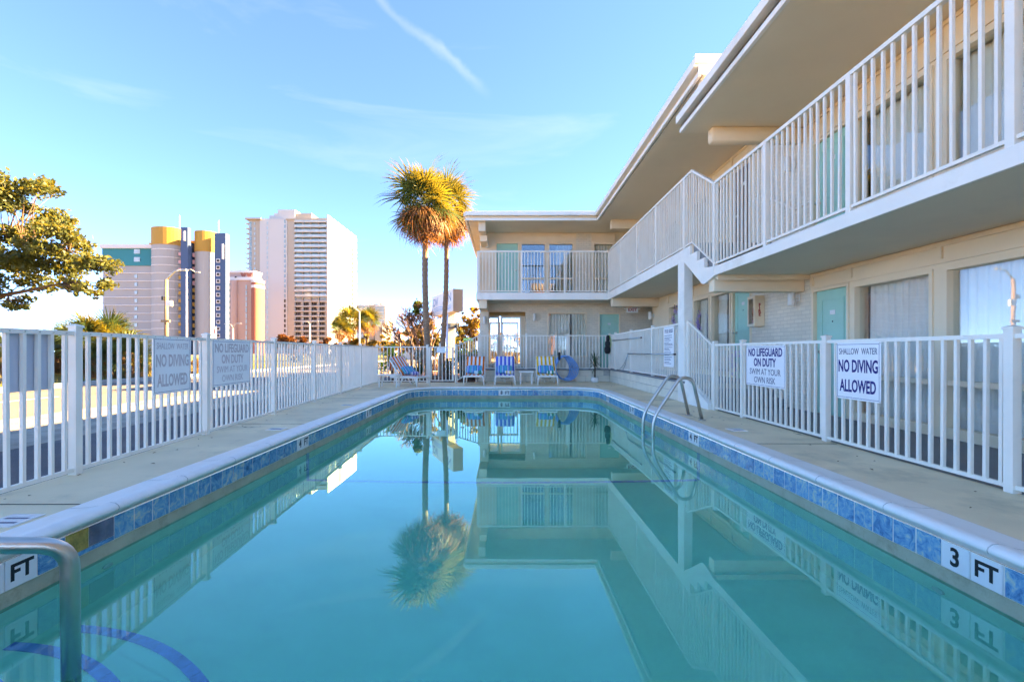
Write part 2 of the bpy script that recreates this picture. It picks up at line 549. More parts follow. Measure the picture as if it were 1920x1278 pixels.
GLASSR = glass_mat('reflective_window_glass', (0.75, 0.8, 0.8), 2.4)


def tile_mat():
    m, nt, b = newmat('marbled_blue_tile')
    L = nt.links
    g = nt.nodes.new('ShaderNodeNewGeometry')
    w1 = nt.nodes.new('ShaderNodeTexNoise'); w1.inputs['Scale'].default_value = 14; w1.inputs['Detail'].default_value = 9
    w1.inputs['Distortion'].default_value = 1.6; w1.inputs['Roughness'].default_value = 0.7
    L.new(g.outputs['Position'], w1.inputs['Vector'])
    r = nt.nodes.new('ShaderNodeValToRGB')
    els = r.color_ramp.elements
    els.new(0.5); els.new(0.6)
    for e, (p, c) in zip(els, [(0.30, (0.012, 0.10, 0.19)), (0.42, (0.03, 0.23, 0.42)), (0.53, (0.11, 0.38, 0.52)), (0.66, (0.48, 0.56, 0.44))]):
        e.position = p; e.color = c + (1,)
    oi = nt.nodes.new('ShaderNodeObjectInfo')
    mr = nt.nodes.new('ShaderNodeMapRange'); mr.inputs['To Min'].default_value = -0.05; mr.inputs['To Max'].default_value = 0.05
    L.new(oi.outputs['Random'], mr.inputs['Value'])
    ad = nt.nodes.new('ShaderNodeMath'); ad.operation = 'ADD'
    L.new(w1.outputs['Fac'], ad.inputs[0]); L.new(mr.outputs['Result'], ad.inputs[1])
    L.new(ad.outputs[0], r.inputs['Fac'])
    L.new(r.outputs['Color'], b.inputs['Base Color'])
    b.inputs['Roughness'].default_value = 0.22
    return m


TILE = tile_mat()
BLUETILE = M('blue_step_tile', (0.01, 0.30, 0.88), 0.35, 0.2, 20, rand=0.12)


def water_mat():
    m = D.materials.new('pool_water'); m.use_nodes = True
    nt = m.node_tree; nt.nodes.clear(); L = nt.links
    o = nt.nodes.new('ShaderNodeOutputMaterial')
    g = nt.nodes.new('ShaderNodeNewGeometry')
    mpn = nt.nodes.new('ShaderNodeMapping'); mpn.inputs['Scale'].default_value = (1.0, 0.6, 1.0)
    L.new(g.outputs['Position'], mpn.inputs['Vector'])
    n1 = nt.nodes.new('ShaderNodeTexNoise'); n1.inputs['Scale'].default_value = 1.4; n1.inputs['Detail'].default_value = 2.0
    L.new(mpn.outputs['Vector'], n1.inputs['Vector'])
    bp = nt.nodes.new('ShaderNodeBump'); bp.inputs['Strength'].default_value = 0.025; bp.inputs['Distance'].default_value = 0.03
    L.new(n1.outputs['Fac'], bp.inputs['Height'])
    gl = nt.nodes.new('ShaderNodeBsdfGlass'); gl.inputs['IOR'].default_value = 1.333; gl.inputs['Roughness'].default_value = 0.0; gl.inputs['Color'].default_value = (0.30, 1.0, 0.97, 1)
    L.new(bp.outputs['Normal'], gl.inputs['Normal'])
    # at low angles the still surface mirrors strongly
    gs = nt.nodes.new('ShaderNodeBsdfGlossy'); gs.inputs['Roughness'].default_value = 0.0; gs.inputs['Color'].default_value = (0.72, 1.0, 0.87, 1)
    L.new(bp.outputs['Normal'], gs.inputs['Normal'])
    dt = nt.nodes.new('ShaderNodeVectorMath'); dt.operation = 'DOT_PRODUCT'
    L.new(g.outputs['Normal'], dt.inputs[0]); L.new(g.outputs['Incoming'], dt.inputs[1])
    ab = nt.nodes.new('ShaderNodeMath'); ab.operation = 'ABSOLUTE'; L.new(dt.outputs['Value'], ab.inputs[0])
    om = nt.nodes.new('ShaderNodeMath'); om.operation = 'SUBTRACT'; om.inputs[0].default_value = 1.0; L.new(ab.outputs[0], om.inputs[1])
    pw = nt.nodes.new('ShaderNodeMath'); pw.operation = 'POWER'; pw.inputs[1].default_value = 3.5; L.new(om.outputs[0], pw.inputs[0])
    sc_ = nt.nodes.new('ShaderNodeMath'); sc_.operation = 'MULTIPLY'; sc_.inputs[1].default_value = 0.85; L.new(pw.outputs[0], sc_.inputs[0])
    fb_ = nt.nodes.new('ShaderNodeMath'); fb_.operation = 'SUBTRACT'; fb_.inputs[0].default_value = 1.0; L.new(g.outputs['Backfacing'], fb_.inputs[1])
    fc = nt.nodes.new('ShaderNodeMath'); fc.operation = 'MULTIPLY'; L.new(sc_.outputs[0], fc.inputs[0]); L.new(fb_.outputs[0], fc.inputs[1])
    mxs = nt.nodes.new('ShaderNodeMixShader'); L.new(fc.outputs[0], mxs.inputs['Fac']); L.new(gl.outputs[0], mxs.inputs[1]); L.new(gs.outputs[0], mxs.inputs[2])
    va = nt.nodes.new('ShaderNodeVolumeAbsorption'); va.inputs['Color'].default_value = (0.0, 0.985, 0.966, 1); va.inputs['Density'].default_value = 1.4
    L.new(mxs.outputs[0], o.inputs['Surface']); L.new(va.outputs[0], o.inputs['Volume'])
    return m


WATER = water_mat()

_txt = {}


def text_mesh(s, size, bold=0.0, sx=1.0, align='CENTER', mat=None, extrude=0.0006):
    key = (s, size, bold, sx, align, mat.name if mat else '')
    if key in _txt: return _txt[key]
    cu = D.curves.new('lettering', 'FONT')
    cu.body = s; cu.size = size; cu.offset = bold; cu.extrude = extrude
    cu.align_x = align; cu.align_y = 'CENTER'
    cu.resolution_u = 3
    ob = D.objects.new('lettering', cu)
    COL.objects.link(ob)
    dg = bpy.context.evaluated_depsgraph_get()
    me = D.meshes.new_from_object(ob.evaluated_get(dg))
    D.objects.remove(ob)
    me.transform(Matrix.Diagonal((sx, 1, 1, 1)))
    me.materials.clear(); me.materials.append(mat)
    _txt[key] = me
    return me

# ------------------------------------------------------------------ ground, road, deck, pool
from mathutils.geometry import tessellate_polygon


def fx(y):                       # line of the left fence
    return -3.51 - 0.054 * (y - 3.66)


def sheet(name, mat, poly, z, holes=(), kind='structure', skirt=0.0, parent=None):
    loops = [[Vector((x, y, 0)) for x, y in poly]] + [[Vector((x, y, 0)) for x, y in h] for h in holes]
    flat = [p for l in loops for p in l]
    tris = tessellate_polygon(loops)
    mb = MB()
    vs = [(p.x, p.y, z) for p in flat]
    fs = []
    for a, b, c in tris:
        A, B, C = flat[a], flat[b], flat[c]
        if (B - A).cross(C - A).z < 0: a, b, c = a, c, b
        fs.append((a, b, c))
    mb.add(vs, fs)
    if skirt:
        n = len(poly)
        mb.add([(x, y, z) for x, y in poly] + [(x, y, z - skirt) for x, y in poly],
               [(i, n + i, n + (i + 1) % n, (i + 1) % n) for i in range(n)])
    o = mb.build(name, mat, parent)
    if kind: o['kind'] = kind
    return o


GZ = -0.12
hole = [(-3.3, -3.8), (3.55, -3.8), (3.55, 13.6), (-3.3, 13.6)]
sheet('ground', SOIL, [(-1500, -1500), (1500, -1500), (1500, 1500), (-1500, 1500)], GZ, [hole])
sheet('driveway', ASPHALT, [(-5.6, -60), (fx(-4) + 0.3, -60), (fx(-4) + 0.3, 14.5), (-3.9, 19), (-5.6, 26)], GZ + 0.008)
sheet('road_shoulder', SHOULDER, [(-8.2, -120), (-5.6, -120), (-5.6, 26), (-5.6, 130), (-8.2, 130)], GZ + 0.012)
sheet('road', ROADM, [(-13.75, -120), (-8.2, -120), (-8.2, 130), (-13.75, 130)], GZ + 0.016)
MARK = M('worn_road_paint', (0.55, 0.53, 0.48), 0.8, 0.25, 6, 0.3, 80, dirt=(0.1, 0.1, 0.1), dirt_amt=0.7, dirt_scale=3)
for yy in range(-10, 120, 9):
    o = boxo('lane_marking', MARK, None, -11.05, -10.93, yy, yy + 3.0, GZ + 0.017, GZ + 0.021)
    o['kind'] = 'structure'
o = sheet('edge_marking', MARK, [(-13.5, -120), (-13.38, -120), (-13.38, 130), (-13.5, 130)], GZ + 0.021)
kerb = MB().box(-13.95, -13.75, -120, 130, GZ - 0.05, 0.02).build('kerb', KERBM, None, None, 0.012)
kerb['kind'] = 'structure'
VERGE = M('verge_turf', (0.13, 0.13, 0.035), 0.95, 0.4, 1.2, 0.8, 40, dirt=(0.20, 0.15, 0.07), dirt_amt=0.8, dirt_scale=0.5, detail=10)
sheet('verge', VERGE, [(-60, -120), (-13.95, -120), (-13.95, 130), (-60, 130)], 0.005, skirt=0.1)
sheet('planting_bed', MULCH, [(-3.95, 14.66), (-0.97, 14.66), (-0.97, 24), (-5.4, 24)], GZ + 0.06, skirt=0.06)
PATHM = M('sandy_path', (0.42, 0.35, 0.26), 0.9, 0.2, 2, 0.4, 60)
sheet('path', PATHM, [(-14, 24.2), (8, 24.2), (8, 27.0), (-14, 27.0)], GZ + 0.02)

# pool outline (counter-clockwise), offset o outwards
PX0, PX1, PY0, PY1 = -2.47, 2.42, 0.95, 12.06


def outline(o=0.0, k=12):
    pts = []
    for cx, cy, r, a0 in ((PX1, PY0, 0.25, -90), (PX1, PY1, 0.75, 0), (PX0, PY1, 0.9, 90), (PX0, PY0, 0.25, 180)):
        sx = -1 if cx > 0 else 1
        sy = 1 if cy < 5 else -1
        c = (cx + sx * r, cy + sy * r)
        for i in range(k + 1):
            a = radians(a0 + 90 * i / k)
            pts.append((c[0] + (r + o) * cos(a), c[1] + (r + o) * sin(a)))
    return pts


deck_poly = [(fx(-4) - 0.06, -4), (3.62, -4), (3.62, 15.0), (-1.0, 15.0), (-1.0, 14.66), (fx(14.6) - 0.06, 14.66)]
deck = sheet('pool_deck', DECK, deck_poly, 0.0, [outline(0.285)], skirt=0.2)
JOINT = M('joint_sealant', (0.09, 0.075, 0.055), 0.9, 0.2, 20)
PATCH = M('pale_deck_patch', (0.55, 0.52, 0.44), 0.8, 0.1, 4, 0.2, 60)


def djoint(x0, x1, y0, y1):
    return MB().box(x0, x1, y0, y1, 0.0005, 0.0035).build('deck_joint', JOINT, deck)


djoint(2.74, 3.6, 4.86, 4.869); djoint(2.74, 3.6, 9.3, 9.308); djoint(-3.95, -2.78, 2.93, 2.938)
djoint(-3.95, -2.78, 6.2, 6.208); djoint(-3.98, -2.78, 9.6, 9.608); djoint(0.2, 0.208, 12.38, 14.98); djoint(2.74, 3.6, 1.2, 1.21)
for (a, b, c, d) in ((-3.02, -2.82, 2.55, 2.75), (-3.05, -2.85, 5.7, 5.86), (2.86, 3.05, 5.62, 5.82), (2.76, 2.95, 2.2, 2.38), (-3.05, -2.86, 8.3, 8.45)):
    pl = MB().box(a, b, c, d, 0.0005, 0.005).build('deck_marker_tile', CERAMIC, deck)
    MB().box(a + .03, b - .03, c + .05, c + .07, 0.0052, 0.0062).box(a + .03, b - .03, d - .08, d - .06, 0.0052, 0.0062).build('marker_bar', INKG, pl)
walkway = sheet('walkway', WALK, [(3.62, -4), (5.3, -4), (5.3, 8.72), (3.62, 8.72)], 0.0)


def sweep(prof, k=12):
    mb = MB()
    rings = [outline(o, k) for o, z in prof]
    n = len(rings[0])
    vs = []
    for (o, z), r in zip(prof, rings):
        vs += [(x, y, z) for x, y in r]
    fs = []
    for i in range(len(prof) - 1):
        for j in range(n):
            a = i * n + j; b = i * n + (j + 1) % n
            fs.append((a, b, b + n, a + n))
    mb.add(vs, fs)
    return mb


basin = sweep([(-0.004, -0.0345), (-0.004, -0.182), (0.0, -0.186)]).build('swimming_pool', GROUT)
basin['kind'] = 'structure'
sweep([(0.295, -0.02), (0.29, 0.010), (0.27, 0.014), (0.15, 0.020), (0.09, 0.030), (0.05, 0.045), (0.015, 0.052), (-0.015, 0.049),
       (-0.035, 0.036), (-0.042, 0.020), (-0.036, 0.004), (-0.015, -0.006), (0.004, -0.012), (0.006, -0.034), (0.012, -0.0345)]).build('coping', COPING, basin, None, 0, True)
cprof = [(0.288, 0.0108), (0.27, 0.0148), (0.15, 0.0208), (0.09, 0.0308), (0.05, 0.0458), (0.015, 0.0528), (-0.015, 0.0498), (-0.0358, 0.036), (-0.0428, 0.020), (-0.0365, 0.004)]
JG = M('coping_joint_grout', (0.50, 0.48, 0.43), 0.9, 0.2, 20)
cj = MB().add([(o_, -0.0035, z_) for o_, z_ in cprof] + [(o_, 0.0035, z_) for o_, z_ in cprof], [(i, i + 1, len(cprof) + i + 1, len(cprof) + i) for i in range(len(cprof) - 1)]).mesh('coping_joint', JG)
yj = 1.6
while yj < 11.2:
    inst('coping_joint', cj, basin, T(PX1, yj, 0))
    inst('coping_joint', cj, basin, T(PX0, yj, 0) @ RZ(pi))
    yj += 0.61
xj = PX0 + 1.0
while xj < PX1 - 0.8:
    inst('coping_joint', cj, basin, T(xj, PY1, 0) @ RZ(pi / 2))
    xj += 0.61
sweep([(0.0, -0.186), (0.0, -0.31)]).build('waterline_band', BAND, basin, None, 0, True)


def floor_z(y):
    if y < 5.6: return -1.15 - 0.345 * max(0, y - 1) / 4.6
    return max(-2.7, -1.495 - (y - 5.6) * 1.205 / 4.7)


sweep([(0.0, -0.31), (0.0, -2.85)]).build('basin_wall', PLASTER, basin, None, 0, True)
ys = [0.7, 1.0, 5.6, 10.3, 12.4]
mb = MB()
mb.add([(x, y, floor_z(y)) for y in ys for x in (-2.7, 2.7)], [(2 * i, 2 * i + 1, 2 * i + 3, 2 * i + 2) for i in range(4)])
mb.build('basin_floor', PLASTER, basin)
# corner steps with blue tile nosings
CX, CY = PX0, 0.98
st_tile = MB().box(-0.046, 0.046, -0.028, 0.028, -0.002, 0.004).mesh('step_tile', BLUETILE)
for R, zt in ((1.6, -1.0), (1.28, -0.745), (0.96, -0.485)):
    poly = [(CX - 0.05, CY - 0.1)] + [(CX + R * cos(a), CY + R * sin(a)) for a in [radians(-6 + 98 * i / 40) for i in range(41)]] + [(CX - 0.05, CY + R)]
    stp = MB().prism(poly, -1.6, zt).build('pool_step', PLASTER, basin)
    n = int(R * pi / 2 / 0.097)
    for i in range(n + 1):
        a = (i + 0.3) * 0.097 / R
        inst('step_tile', st_tile, stp, T(CX + (R - 0.031) * cos(a), CY + (R - 0.031) * sin(a), zt + 0.002) @ RZ(a + pi / 2))
line = D.objects.new('depth_break_line', None)
link(line, basin)
lt = MB().box(-0.073, 0.073, -0.035, 0.035, 0, 0.005).mesh('line_tile', BLUETILE)
x = PX0 + 0.08
slope = atan2(-1.205, 4.7)
while x < PX1:
    inst('line_tile', lt, line, T(x, 5.6, floor_z(5.6) + 0.008) @ Matrix.Rotation(-0.14, 4, 'X'))
    x += 0.152
for xw, s in ((PX0, 1), (PX1, -1)):
    z = -0.345
    while z > -1.45:
        inst('line_tile', lt, line, frame((xw + s * 0.001, 5.6, z), (0, 0, 1), (0, 1, 0) if s < 0 else (0, -1, 0), (s, 0, 0)))
        z -= 0.152
# wall fittings under water
for xw, yy, s in ((PX0, 2.78, 1), (PX1, 2.5, -1)):
    me = MB().lathe([(0.012, 0.0), (0.034, 0.0), (0.036, 0.006), (0.030, 0.012), (0.016, 0.010)], 16)
    me.build('return_fitting', CERAMIC, basin, frame((xw, yy, -0.44), (0, 1, 0), (0, 0, 1), (s, 0, 0)), 0, True)
water = MB().prism(outline(0.05), -2.95, -0.265).build('water', WATER)
water['kind'] = 'structure'

# waterline tiles, one by one, with the depth markers
TW = 0.155
tile_me = MB().box(-0.0722, 0.0722, -0.0715, 0.0715, -0.004, 0.007).mesh('tile', TILE, 0.0025)
mark_me = MB().box(-0.0745, 0.0745, -0.073, 0.073, -0.004, 0.009).mesh('marker_tile', CERAMIC, 0.0025)
YELLOWP = M('exposed_yellow_mortar', (0.45, 0.30, 0.07), 0.85, 0.25, 12, 0.4, 40, dirt=(0.05, 0.02, 0.01), dirt_amt=0.9, dirt_scale=14)
SLATE = M('faded_dark_tile', (0.10, 0.12, 0.17), 0.5, 0.6, 9, 0.2, 30, detail=10, dirt=(0.3, 0.27, 0.24), dirt_amt=0.9, dirt_scale=8)


def put_tile(pos, tang, nrm, name='tile', me=tile_me, z=-0.108, tilt=0.0):
    return inst(name, me, basin, frame((pos[0], pos[1], z), tang, (0, 0, 1), nrm) @ Matrix.Rotation(tilt, 4, 'Z'))


def marker(pos, tang, nrm, s):
    o = put_tile(pos, tang, nrm, 'marker_tile', mark_me)
    tm = text_mesh(s, 0.135 if len(s) == 1 else 0.115, 0.0035, 0.85 if len(s) == 1 else 0.92, 'CENTER', INKB)
    inst('lettering', tm, o, frame((pos[0] + nrm[0] * 0.0098, pos[1] + nrm[1] * 0.0098, -0.108), tang, (0, 0, 1), nrm))


# left wall (faces +X, reads towards +Y)
lm = {2.125: '3', 5.40: '4', 8.03: '6', 10.05: '8'}
n0 = 1.35
i = 0
while n0 + i * TW < PY1 - 0.9 - 0.04:
    y = n0 + i * TW
    s = None
    for k, t in lm.items():
        if abs(k - y) < TW / 2 + 1e-6: s = t
        if abs(k + TW - y) < TW / 2 + 1e-6: s = 'FT'
    p, tg, nm = (PX0 + 0.002, y, 0), (0, 1, 0), (1, 0, 0)
    if s: marker(p, tg, nm, s)
    elif abs(y - 2.435) < 0.04: put_tile(p, tg, nm)
    elif abs(y - 2.59) < 0.04:
        inst('broken_tile', MB().box(-0.076, 0.060, -0.05, 0.072, -0.006, 0.0045).mesh('broken_tile', YELLOWP), basin, frame((p[0], y, -0.108), tg, (0, 0, 1), nm))
    elif abs(y - 2.745) < 0.04:
        inst('broken_tile', MB().box(-0.09, 0.074, -0.045, 0.072, -0.003, 0.006).mesh('slipped_tile', SLATE), basin, frame((p[0], y, -0.108), tg, (0, 0, 1), nm))
        inst('broken_tile', MB().box(-0.19, 0.074, -0.072, -0.048, -0.003, 0.007).mesh('tile_sliver', TILE), basin, frame((p[0], y, -0.108), tg, (0, 0, 1), nm))
    else: put_tile(p, tg, nm, tilt=random.uniform(-.008, .008))
    i += 1
# left far corner arc
def corner_tiles(c, r, a0, a1):
    n = int(round(abs(radians(a1 - a0)) * r / TW))
    for i in range(n):
        a = radians(a0 + (a1 - a0) * (i + .5) / n)
        nm = (-cos(a), -sin(a), 0)
        tg = Vector((0, 0, 1)).cross(Vector(nm))
        put_tile((c[0] + (r - 0.003) * cos(a), c[1] + (r - 0.003) * sin(a)), tg, nm)


corner_tiles((PX0 + 0.9, PY1 - 0.9), 0.9, 180, 90)
x = PX0 + 0.9 + 0.08
while x < PX1 - 0.75 - 0.02:
    s = '8' if abs(x + 0.06) < TW / 2 else ('FT' if abs(x - TW + 0.06) < TW / 2 else None)
    p, tg, nm = (x, PY1 - 0.002, 0), (1, 0, 0), (0, -1, 0)
    if s: marker(p, tg, nm, s)
    else: put_tile(p, tg, nm, tilt=random.uniform(-.008, .008))
    x += TW
corner_tiles((PX1 - 0.75, PY1 - 0.75), 0.75, 90, 0)
rm = {2.325: '3', 5.79: '4', 8.62: '6', 10.62: '8'}
i = 0
while True:
    y = PY1 - 0.75 - 0.075 - i * TW
    if y < 1.3: break
    s = None
    for k, t in rm.items():
        if abs(k - y) < TW / 2 + 1e-6: s = t
        if abs(k - TW - y) < TW / 2 + 1e-6: s = 'FT'
    p, tg, nm = (PX1 - 0.002, y, 0), (0, -1, 0), (-1, 0, 0)
    if s: marker(p, tg, nm, s)
    else: put_tile(p, tg, nm, tilt=random.uniform(-.008, .008))
    i += 1


def arc_path(pts, r, n=7):
    """Polyline with rounded corners of radius r."""
    pts = [Vector(p) for p in pts]
    outp = [pts[0]]
    for i in range(1, len(pts) - 1):
        a, b, c = pts[i - 1], pts[i], pts[i + 1]
        u = (a - b); v = (c - b)
        rr = min(r, u.length * 0.48, v.length * 0.48)
        p0 = b + u.normalized() * rr; p1 = b + v.normalized() * rr
        for j in range(n + 1):
            t = j / n
            outp.append((1 - t) ** 2 * p0 + 2 * t * (1 - t) * b + t * t * p1)
    outp.append(pts[-1])
    return outp


# step handrail at the left
hr = thing('pool_handrail', (-2.95, 0.45, 0.0), 'bent steel handrail rising from the pool steps in the near left corner', 'handrail')
MB().tube(arc_path([(-1.695, 1.755, -0.76), (-1.70, 1.75, 0.245), (-1.83, 1.62, 0.30), (-2.45, 1.0, 0.60), (-2.95, 0.5, 0.55), (-2.95, 0.45, 0.0)], 0.11), 0.030, 20).build('rail_tube', STEEL, hr, None, 0, True)
MB().lathe([(0.055, 0), (0.055, 0.008), (0.034, 0.02)], 18, 0, (-2.95, 0.45, 0.001)).build('floor_flange', STEEL, hr, None, 0, True)
# ladder at the right
ld = thing('pool_ladder', (2.87, 6.78, 0.0), 'steel pool ladder with two arched rails on the right side of the pool', 'ladder')
for yy in (7.01, 6.54):
    pts = arc_path([(2.875, yy, 0.0), (2.74, yy, 0.60), (2.56, yy, 0.63), (2.16, yy, 0.03), (2.15, yy, -1.25)], 0.17, 9)
    MB().tube(pts, 0.024, 14).build('side_rail', STEEL, ld, None, 0, True)
    MB().lathe([(0.055, 0), (0.055, 0.006), (0.03, 0.018)], 16, 0, (2.877, yy, 0.001)).build('floor_flange', STEEL, ld, None, 0, True)
for z in (-0.33, -0.62, -0.91):
    MB().box(2.10, 2.20, 6.56, 6.99, z - 0.025, z).build('ladder_tread', STEEL, ld, None, 0.006)

# ------------------------------------------------------------------ fences
PICK = MB().box(-0.0125, 0.0125, -0.0125, 0.0125, 0, 1).mesh('picket', WHITE)
POST = MB().box(-0.031, 0.031, -0.031, 0.031, 0, 1).mesh('post', WHITE)
CAP = MB().add([(-.039, -.039, 0), (.039, -.039, 0), (.039, .039, 0), (-.039, .039, 0), (-.039, -.039, .018), (.039, -.039, .018), (.039, .039, .018), (-.039, .039, .018), (0, 0, .032)],
               [(3, 2, 1, 0), (0, 1, 5, 4), (1, 2, 6, 5), (2, 3, 7, 6), (3, 0, 4, 7), (4, 5, 8), (5, 6, 8), (6, 7, 8), (7, 4, 8)]).mesh('post_cap', WHITE)
BOLT = MB().lathe([(0.006, 0), (0.006, 0.003), (0.003, 0.005)], 8).mesh('screw', CHROME)


def bar(name, A, B, w, h, mat, parent):
    """Level-topped bar from A to B (centres of the top face)."""
    A, B = Vector(A), Vector(B)
    d = (B - A); s = Vector((-d.y, d.x, 0)).normalized() * (w / 2)
    dn = Vector((0, 0, h))
    return MB().hexa([A - s - dn, A + s - dn, B + s - dn, B - s - dn, A - s, A + s, B + s, B - s]).build(name, mat, parent)


def run(root, A, B, b0, t0, b1, t1, posts=(), pitch=0.109, caps=True, post_base=None, rail_w=0.034, rail_h=0.034, low_h=0.03,
        post_top=0.03, mid=None, phase=0.5, screws=False):
    """A straight run of railing: A,B in plan; bottom/top heights at each end; posts are fractions along it."""
    A = Vector((A[0], A[1], 0)); B = Vector((B[0], B[1], 0))
    d = B - A; L = d.length; ang = atan2(d.y, d.x)
    zb = lambda t: b0 + (b1 - b0) * t
    zt = lambda t: t0 + (t1 - t0) * t
    bar('top_rail', (A.x, A.y, t0), (B.x, B.y, t1), rail_w, rail_h, WHITE, root)
    bar('bottom_rail', (A.x, A.y, b0 + low_h), (B.x, B.y, b1 + low_h), 0.03, low_h, WHITE, root)
    if mid is not None:
        bar('middle_rail', (A.x, A.y, mid), (B.x, B.y, mid), 0.03, 0.03, WHITE, root)
    n = int(L / pitch)
    for i in range(n + 1):
        t = (i + phase) * pitch / L
        if t > 1: continue
        if any(abs(t - q) * L < 0.046 for q in posts): continue
        p = A + d * t
        z0 = zb(t) + low_h * 0.5; z1 = zt(t) - rail_h * 0.5
        inst('picket', PICK, root, T(p.x, p.y, z0) @ RZ(ang + random.uniform(-.03, .03)) @ Matrix.Rotation(random.gauss(0, .0025), 4, 'X') @ Matrix.Rotation(random.gauss(0, .0025), 4, 'Y') @ Matrix.Diagonal((1, 1, z1 - z0, 1)))
        if screws and i % 1 == 0:
            s = Vector((d.y, -d.x, 0)).normalized() * (rail_w / 2)
            inst('screw', BOLT, root, frame((p.x + s.x, p.y + s.y, zt(t) - rail_h * .5), (0, 0, 1), d.normalized(), s.normalized()))
    for q in posts:
        p = A + d * q
        z0 = zb(q) if post_base is None else post_base
        z1 = zt(q) + (post_top if caps else -rail_h * .5)
        inst('post', POST, root, T(p.x, p.y, z0) @ RZ(ang) @ Matrix.Diagonal((1, 1, z1 - z0, 1)))
        if caps: inst('post_cap', CAP, root, T(p.x, p.y, z1) @ RZ(ang))


lf = thing('pool_fence', (fx(7), 7, 0), 'long white picket fence along the road side of the pool', 'fence')
ya, yb = 0.4, 14.3
lposts = [1.93, 3.66, 5.40, 7.16, 8.90, 10.55, 12.33]
run(lf, (fx(ya), ya), (fx(yb), yb), 0.025, 1.165, 0.025, 1.165, [(y - ya) / (yb - ya) for y in lposts] + [1.0], 0.1083, post_base=0.001, screws=True, phase=0.25)
rf = thing('pool_fence', (3.6, 5.5, 0), 'white picket fence between the right deck edge and the motel walkway', 'fence')
run(rf, (3.6, 0.6), (3.6, 7.68), 0.03, 1.128, 0.03, 1.128, [(y - 0.6) / 7.08 for y in (1.36, 3.18, 5.02, 6.78)] + [1.0], 0.1085, post_base=0.001, phase=0.4)
bf = thing('pool_fence', (-3.2, 14.25, 0), 'short white picket fence behind the orange lounger at the far left corner', 'fence')
run(bf, (fx(14.3) + 0.05, 14.25), (-2.47, 14.25), 0.05, 1.165, 0.05, 1.165, [1.0], 0.115, post_base=0.001)
gt = thing('pool_gate', (-2.0, 14.25, 0), 'white picket gate with a latch plate beside the stepped rail', 'gate')
run(gt, (-2.40, 14.25), (-1.66, 14.25), 0.07, 1.16, 0.07, 1.16, [0.0, 1.0], 0.115, caps=False)
MB().box(-2.17, -1.90, 14.20, 14.235, 0.96, 1.12).build('latch_plate', SIGNW, gt, None, 0.004)
MB().box(-2.10, -2.05, 14.21, 14.27, 1.12, 1.27).build('latch_post', WHITE, gt, None, 0.004)
sr = thing('stair_rail', (-1.25, 14.4, 0), 'white picket rail sloping up from the gate post to the terrace corner', 'railing')
run(sr, (-1.56, 14.25), (-0.86, 14.95), 0.06, 1.18, 0.46, 1.555, [0.0], 0.11, post_base=0.001)

# ------------------------------------------------------------------ signs on the fences
BORDER = M('sign_border_ink', (0.03, 0.03, 0.14), 0.5)


SIGNSUN = M('sunlit_sign_white', (0.93, 0.90, 0.85), 0.35, 0.02, 2)  # whiter than the other boards, standing in for direct sun


def board(name, label, cat, c, right, up, nrm, w, h, lines, group=None, border=True, face=None):
    """Flat printed board; lines = (text, size, bold, y offset, sx, ink)."""
    r_, u_, n_ = Vector(right), Vector(up), Vector(nrm)
    root = thing(name, c, label, cat, group)
    F = frame(c, r_, u_, n_)
    MB().box(-w / 2, w / 2, -h / 2, h / 2, -0.004, 0.0).build('board', face or SIGNW, root, F, 0.0015)
    if border:
        mb = MB(); e = 0.018; t = 0.004
        mb.box(-w / 2 + e, w / 2 - e, h / 2 - e - t, h / 2 - e, 0.0004, 0.0011)
        mb.box(-w / 2 + e, w / 2 - e, -h / 2 + e, -h / 2 + e + t, 0.0004, 0.0011)
        mb.box(-w / 2 + e, -w / 2 + e + t, -h / 2 + e + t, h / 2 - e - t, 0.0004, 0.0011)
        mb.box(w / 2 - e - t, w / 2 - e, -h / 2 + e + t, h / 2 - e - t, 0.0004, 0.0011)
        mb.build('border_line', BORDER, root, F)
    for s, size, bold, oy, sx, ink in lines:
        inst('lettering', text_mesh(s, size, bold, sx, 'CENTER', ink), root, F @ T(0, oy, 0.0012))
    for sx_ in (-1, 1):
        for sy_ in (-1, 1):
            inst('screw', BOLT, root, F @ T(sx_ * (w / 2 - 0.012), sy_ * (h / 2 - 0.012), 0))
    return root


nd = [('SHALLOW  WATER', 0.092, 0.0, 0.200, 0.62, INKG), ('NO DIVING', 0.175, 0.0045, 0.045, 0.56, INK), ('ALLOWED', 0.175, 0.0045, -0.160, 0.56, INK)]
nl = [('NO LIFEGUARD', 0.155, 0.0042, 0.185, 0.74, INK), ('ON DUTY', 0.155, 0.0042, 0.045, 0.74, INK), ('SWIM AT YOUR', 0.120, 0.0, -0.085, 0.86, INKG), ('OWN RISK', 0.120, 0.0, -0.20, 0.86, INKG)]
rx = 3.6 - 0.018
board('no_diving_sign', 'white NO DIVING sign in crisp blue letters on the right fence', 'sign', (rx, 4.557, 0.80), (0, -1, 0), (0, 0, 1), (-1, 0, 0), 0.575, 0.59, nd)
board('no_lifeguard_sign', 'white NO LIFEGUARD sign in crisp blue letters on the right fence', 'sign', (rx, 6.19, 0.80), (0, -1, 0), (0, 0, 1), (-1, 0, 0), 0.93, 0.57, nl)
fd = Vector((fx(1) - fx(0), 1, 0)).normalized()
fn = Vector((fd.y, -fd.x, 0))
